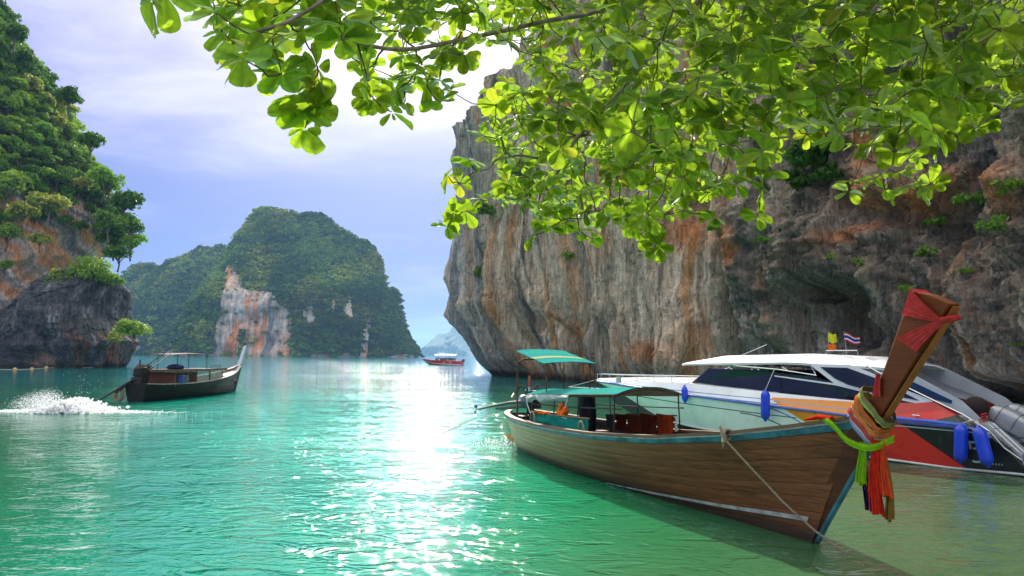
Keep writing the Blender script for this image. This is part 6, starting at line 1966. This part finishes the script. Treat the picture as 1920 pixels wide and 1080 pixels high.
while len(pxs) < 1650 and tries < 260000:
    tries += 1
    x_ = r.uniform(380, 1990); y_ = r.uniform(-150, 440)
    lim = np.interp(x_, LOW[:, 0], LOW[:, 1]) - 26
    if y_ > lim or clear_sky(x_, y_):
        continue
    edge = lim - y_
    dens_ = 0.9 if y_ < 130 else (0.62 if x_ > 1000 else .6)
    if 830 < x_ < 1340 and y_ > 180: dens_ = .95
    if x_ > 1350 and y_ > 250: dens_ = .22
    if x_ < 900: dens_ = .5
    if x_ > 1150 and y_ < 240: dens_ = 1.0
    if 1370 < x_ < 1560 and 260 < y_ < 420: dens_ = .22
    if r.random() > dens_: continue
    Yd = (3.0 + 1.0 * r.random()) if x_ < 640 else (3.7 + 1.5 * r.random() if x_ < 900 else 3.9 + 3.6 * r.random() ** .8)
    if x_ > 1150 and r.random() < .3: Yd = 3.2 + r.random()
    P_ = at(x_, y_, Yd)
    md = min(((P_ - q_) ** 2).sum() for q_ in pxs) if pxs else 9
    if md < (.092 if Yd > 3.6 else .11) ** 2: continue
    pxs.append(P_)
# the hanging sprigs the photograph shows singly
for (x_, y_, Yd) in [(285, 0, 2.9), (310, -10, 2.9), (405, 25, 2.9), (455, 110, 2.7), (510, 70, 2.9), (470, 95, 2.9), (528, 138, 2.9), (560, 60, 3.0), (595, 125, 3.1), (590, 165, 3.1), (592, 200, 3.1), (568, 205, 3.1), (572, 240, 3.1), (560, 175, 3.15),
                     (690, 150, 3.5), (700, 185, 3.5), (735, 210, 3.6), (760, 190, 3.8), (800, 160, 3.8), (825, 190, 3.8), (775, 140, 3.8), (640, 70, 3.3),
                     (840, 330, 4.2), (862, 345, 4.3), (850, 400, 4.2), (838, 425, 4.2), (870, 395, 4.3), (900, 372, 4.4), (930, 365, 4.4), (960, 372, 4.5), (985, 358, 4.5), (1010, 380, 4.6), (880, 300, 4.4), (905, 255, 4.5),
                     (1000, 440, 4.6), (1030, 425, 4.6), (1060, 420, 4.7), (1085, 430, 4.7), (1110, 448, 4.7), (1190, 430, 4.6), (1215, 425, 4.5), (1230, 450, 4.5), (1224, 475, 4.5), (1235, 462, 4.4), (1280, 395, 4.4), (1310, 400, 4.4), (1340, 408, 4.4),
                     (1380, 345, 4.0), (1410, 340, 4.0), (1425, 360, 4.0), (1420, 405, 4.0), (1440, 320, 4.1), (1600, 340, 4.6), (1640, 335, 4.5), (1660, 355, 4.5), (1700, 350, 4.5), (1730, 360, 4.5), (1590, 360, 4.6), (1745, 345, 4.5), (1685, 325, 4.5), (1830, 240, 4.4), (1850, 225, 4.4)]:
    pxs.append(at(x_, y_, Yd))
for i in range(420):                                              # unseen crown above the picture, added to shade leaves on the right
    Yd = r.uniform(5.0, 9.5)
    pxs.append(np.array([r.uniform(.25, .9) * Yd * .62 + .3, Yd, EYE + Yd * r.uniform(.56, .86)]))
NP = np.array(pxs)
# limbs: from the trunk at the right, out of the picture, over the beach
root = np.array([6.4, 2.6, 4.9])
LIMBS = [[(6.4, 2.6, 4.9), at(1800, -60, 4.2), at(1500, -70, 4.3), at(1310, 0, 4.0), at(1165, 170, 4.5), at(1100, 240, 4.7)],
         [(6.4, 2.6, 4.9), at(1760, -120, 4.4), at(1300, -130, 4.6), at(1160, 10, 4.6), at(1020, 45, 4.5), at(900, 70, 4.2), at(760, 95, 3.9), at(640, 70, 3.3)],
         [(6.4, 2.6, 4.9), at(1950, -60, 4.0), at(1780, -20, 3.8), at(1735, 70, 4.2), at(1690, 140, 4.5), at(1660, 200, 4.8)],
         [(6.4, 2.6, 4.9), at(2000, -40, 5.0), at(1620, -40, 5.2), at(1580, 60, 5.4), at(1560, 130, 5.5)],
         [(6.4, 2.6, 4.9), at(1700, -140, 3.6), at(1000, -140, 3.3), at(700, -60, 3.1), at(560, 30, 2.9), at(480, 60, 2.9)],
         [(6.4, 2.6, 4.9), at(1900, -100, 5.5), at(1500, 20, 5.8), at(1400, 90, 5.9), at(1250, 230, 6.0), at(1050, 260, 5.8)],
         [(6.4, 2.6, 4.9), at(1980, 120, 4.6), at(1850, 180, 4.8), at(1700, 230, 4.9), at(1500, 250, 4.9), at(1350, 270, 4.8)],
         [at(1100, 240, 4.7), at(1050, 290, 4.6), at(950, 300, 4.5), at(880, 320, 4.4)],
         [at(1100, 240, 4.7), at(1020, 350, 4.6), at(960, 370, 4.5), at(900, 370, 4.4)],
         [at(1250, 230, 5.4), at(1210, 330, 5.0), at(1180, 380, 4.8), at(1060, 400, 4.7)]]
LIMBS += [[(6.4, 2.6, 4.9), (5.0, 5.0, 6.4), (3.6, 7.0, 7.2), (2.2, 8.2, 7.6)], [(6.4, 2.6, 4.9), (5.2, 6.5, 7.2), (4.8, 8.8, 8.6)]]
limb_r = [0.030, 0.026, 0.024, 0.020, 0.022, 0.02, 0.018, 0.009, 0.008, 0.010, .035, .03]
nodes = []; limb_of = []
GREYB = mat('grey_branch_bark', (0.30, 0.25, 0.19), .9, noise=.3, nscale=12, bump=.5, bscale=60)
TWIGM = mat('green_brown_twig', (0.14, 0.11, 0.05), .8, noise=.3, nscale=20)
branches = []
for k, L in enumerate(LIMBS):
    Pm, _ = cr_spline(L, 60)
    Pm = Pm + np.stack([.02 * vn(np.linspace(0, 8, 60), 0, 0, k), .02 * vn(np.linspace(0, 8, 60), 5, 0, k), .025 * vn(np.linspace(0, 8, 60), 9, 0, k)], 1)
    rr = limb_r[k] * np.linspace(1.5, .35, 60)
    o = B().tube(Pm, rr, 8).out('branch', GREYB, tree, True)
    branches.append(o)
    for j in range(6, 60, 2):
        nodes.append(Pm[j]); limb_of.append(k)
B().tube([(7.2, 2.2, -1.5), (7.0, 2.3, 1.0), (6.8, 2.4, 3.0), (6.4, 2.6, 4.9)], [.26, .19, .15, .08], 12).out('trunk', GREYB, tree, True)
# twigs grow outwards, each sprig joining the nearest wood nearer to the trunk
dr = np.linalg.norm(NP - root, axis=1)
order = np.argsort(np.array([min(((NP[i] - n_) ** 2).sum() for n_ in nodes) for i in range(len(NP))]))
tw = [B() for _ in LIMBS]
axes = {}
nodes_a = list(nodes)
isn = len(nodes_a)
for i in order:
    A_ = np.array(nodes_a)
    d = np.linalg.norm(A_ - NP[i], axis=1)
    pen = d + 0.15 * np.maximum(0, dr[i] * -1 + np.linalg.norm(A_ - root, axis=1) + .02) * 3
    j = int(np.argmin(pen))
    p0, p1 = A_[j], NP[i]
    mid = (p0 + p1) / 2 + r.normal(size=3) * .05 * d[j] + np.array([0, 0, -.10 * d[j]])
    q1 = p0 * .7 + p1 * .3 + r.normal(size=3) * .04 * d[j] + (0, 0, -.05 * d[j])
    k = limb_of[j]
    tw[k].tube(cr_spline([p0, q1, mid, p1], 9)[0], np.linspace(.0065 if j < isn else .0045, .0028, 9), 5)
    axes[i] = (p1 - mid) / (np.linalg.norm(p1 - mid) + 1e-6)
    nodes_a += [mid, p1]; limb_of += [k, k]
allt = B()
for b in tw:
    if b.v: allt.add(b.v, b.f)
o = allt.out('twigs', TWIGM, tree, True)
o['kind'] = 'stuff'


def leaf_shape(seed):
    """obovate leaf along +x, folded at the midrib and a little cupped"""
    rr_ = random.Random(seed)
    n = 11
    V, C_ = [], []
    droop, fold, wd = rr_.uniform(.05, .35), rr_.uniform(.04, .26), rr_.uniform(.30, .40)
    for i in range(n):
        th = math.pi * i / (n - 1)
        s_ = (1 - math.cos(th)) / 2
        half = wd * 1.32 * math.sin(th) ** .9 * (.30 + .72 * s_) + .006
        half *= 1 + .05 * rr_.uniform(-1, 1)
        for q_ in (-1, -.5, 0, .5, 1):
            z = fold * abs(q_) * half * 1.1 - droop * s_ * s_ * .5 + .015 * math.sin(q_ * 5 + s_ * 9 + seed)
            V.append((s_ * (1 - .0 * abs(q_)) + (0 if i < n - 1 else 0), q_ * half, z))
            vein = .66 if q_ == 0 else (1.10 if i % 2 else .94)
            C_.append((vein, vein, vein))
    Fc = []
    for i in range(n - 1):
        for j in range(4):
            Fc.append((i * 5 + j, (i + 1) * 5 + j, (i + 1) * 5 + j + 1, i * 5 + j + 1))
    return np.array(V), np.array(Fc), np.array(C_)


LEAFM = leaf_mat('almond_leaf', (0.060, 0.120, 0.016), (0.42, 0.64, 0.030), .42, .60, .5, veins=True)
shapes = [leaf_shape(s_) for s_ in range(8)]
lv = []
for i, p in enumerate(NP):
    tw_ax = axes[i]
    big = 1.0
    px_, py_ = project(p[None]); px_, py_ = px_[0], py_[0]
    nl = r.integers(5, 9)
    base_ax = .55 * np.array([0, 0, 1.]) + .55 * np.array([0, -1., .1]) * r.uniform(.3, 1.2) + .35 * r.normal(size=3) + .25 * tw_ax
    base_ax /= np.linalg.norm(base_ax)
    e1 = np.cross(base_ax, r.normal(size=3)); e1 /= np.linalg.norm(e1); e2 = np.cross(base_ax, e1)
    ph = r.random() * 6.28
    for j in range(nl):
        a = ph + j * 2 * math.pi / nl + r.normal() * .22
        d = e1 * math.cos(a) + e2 * math.sin(a)
        d = d + base_ax * r.uniform(-.25, .35) + np.array([0, 0, -.18])
        d /= np.linalg.norm(d)
        nrm = base_ax + .28 * r.normal(size=3)
        nrm -= d * (nrm @ d); nrm /= np.linalg.norm(nrm)
        sd_ = np.cross(nrm, d)
        size = r.uniform(.068, .125) * (1.28 if px_ < 700 else 1.0) * (1.0 if py_ < 300 else .9)
        if r.random() < .12: size *= .55
        lv.append((p + d * .012, d, sd_, nrm, size, r.integers(0, 8)))
# a few loose leaves along the twigs
Cc = np.array([q_[0] + q_[1] * q_[4] * .6 for q_ in lv])
qx, qy = project(Cc)
show = np.array([q_[4] for q_ in lv]) / Cc[:, 1] * ((qx > -20) & (qx < 1940) & (qy > -10) & (qy < 560))
order = np.argsort(-show)
leaf_me = []
for (V, Fc, C_) in shapes:
    o = mesh('leaf', V, Fc, LEAFM, None, True, cols=C_)
    leaf_me.append(o.data); bpy.data.objects.remove(o)
for i in order[:300]:
    p, d, s_, n_, size, k = lv[i]
    o = bpy.data.objects.new('leaf', leaf_me[k]); COL.objects.link(o)
    o.parent = tree
    o.matrix_world = Matrix([[d[0] * size, s_[0] * size, n_[0] * size, p[0]], [d[1] * size, s_[1] * size, n_[1] * size, p[1]], [d[2] * size, s_[2] * size, n_[2] * size, p[2]], [0, 0, 0, 1]])
VV, FF, CCs = [], [], []
off_ = 0
for i in order[300:]:
    p, d, s_, n_, size, k = lv[i]
    V, Fc, C_ = shapes[k]
    VV.append(p + (V[:, :1] * d + V[:, 1:2] * s_ + V[:, 2:3] * n_) * size)
    FF.append(Fc + off_); off_ += len(V); CCs.append(C_)
o = mesh('leaves', np.vstack(VV), np.vstack(FF), LEAFM, tree, True, cols=np.vstack(CCs))
o['kind'] = 'stuff'
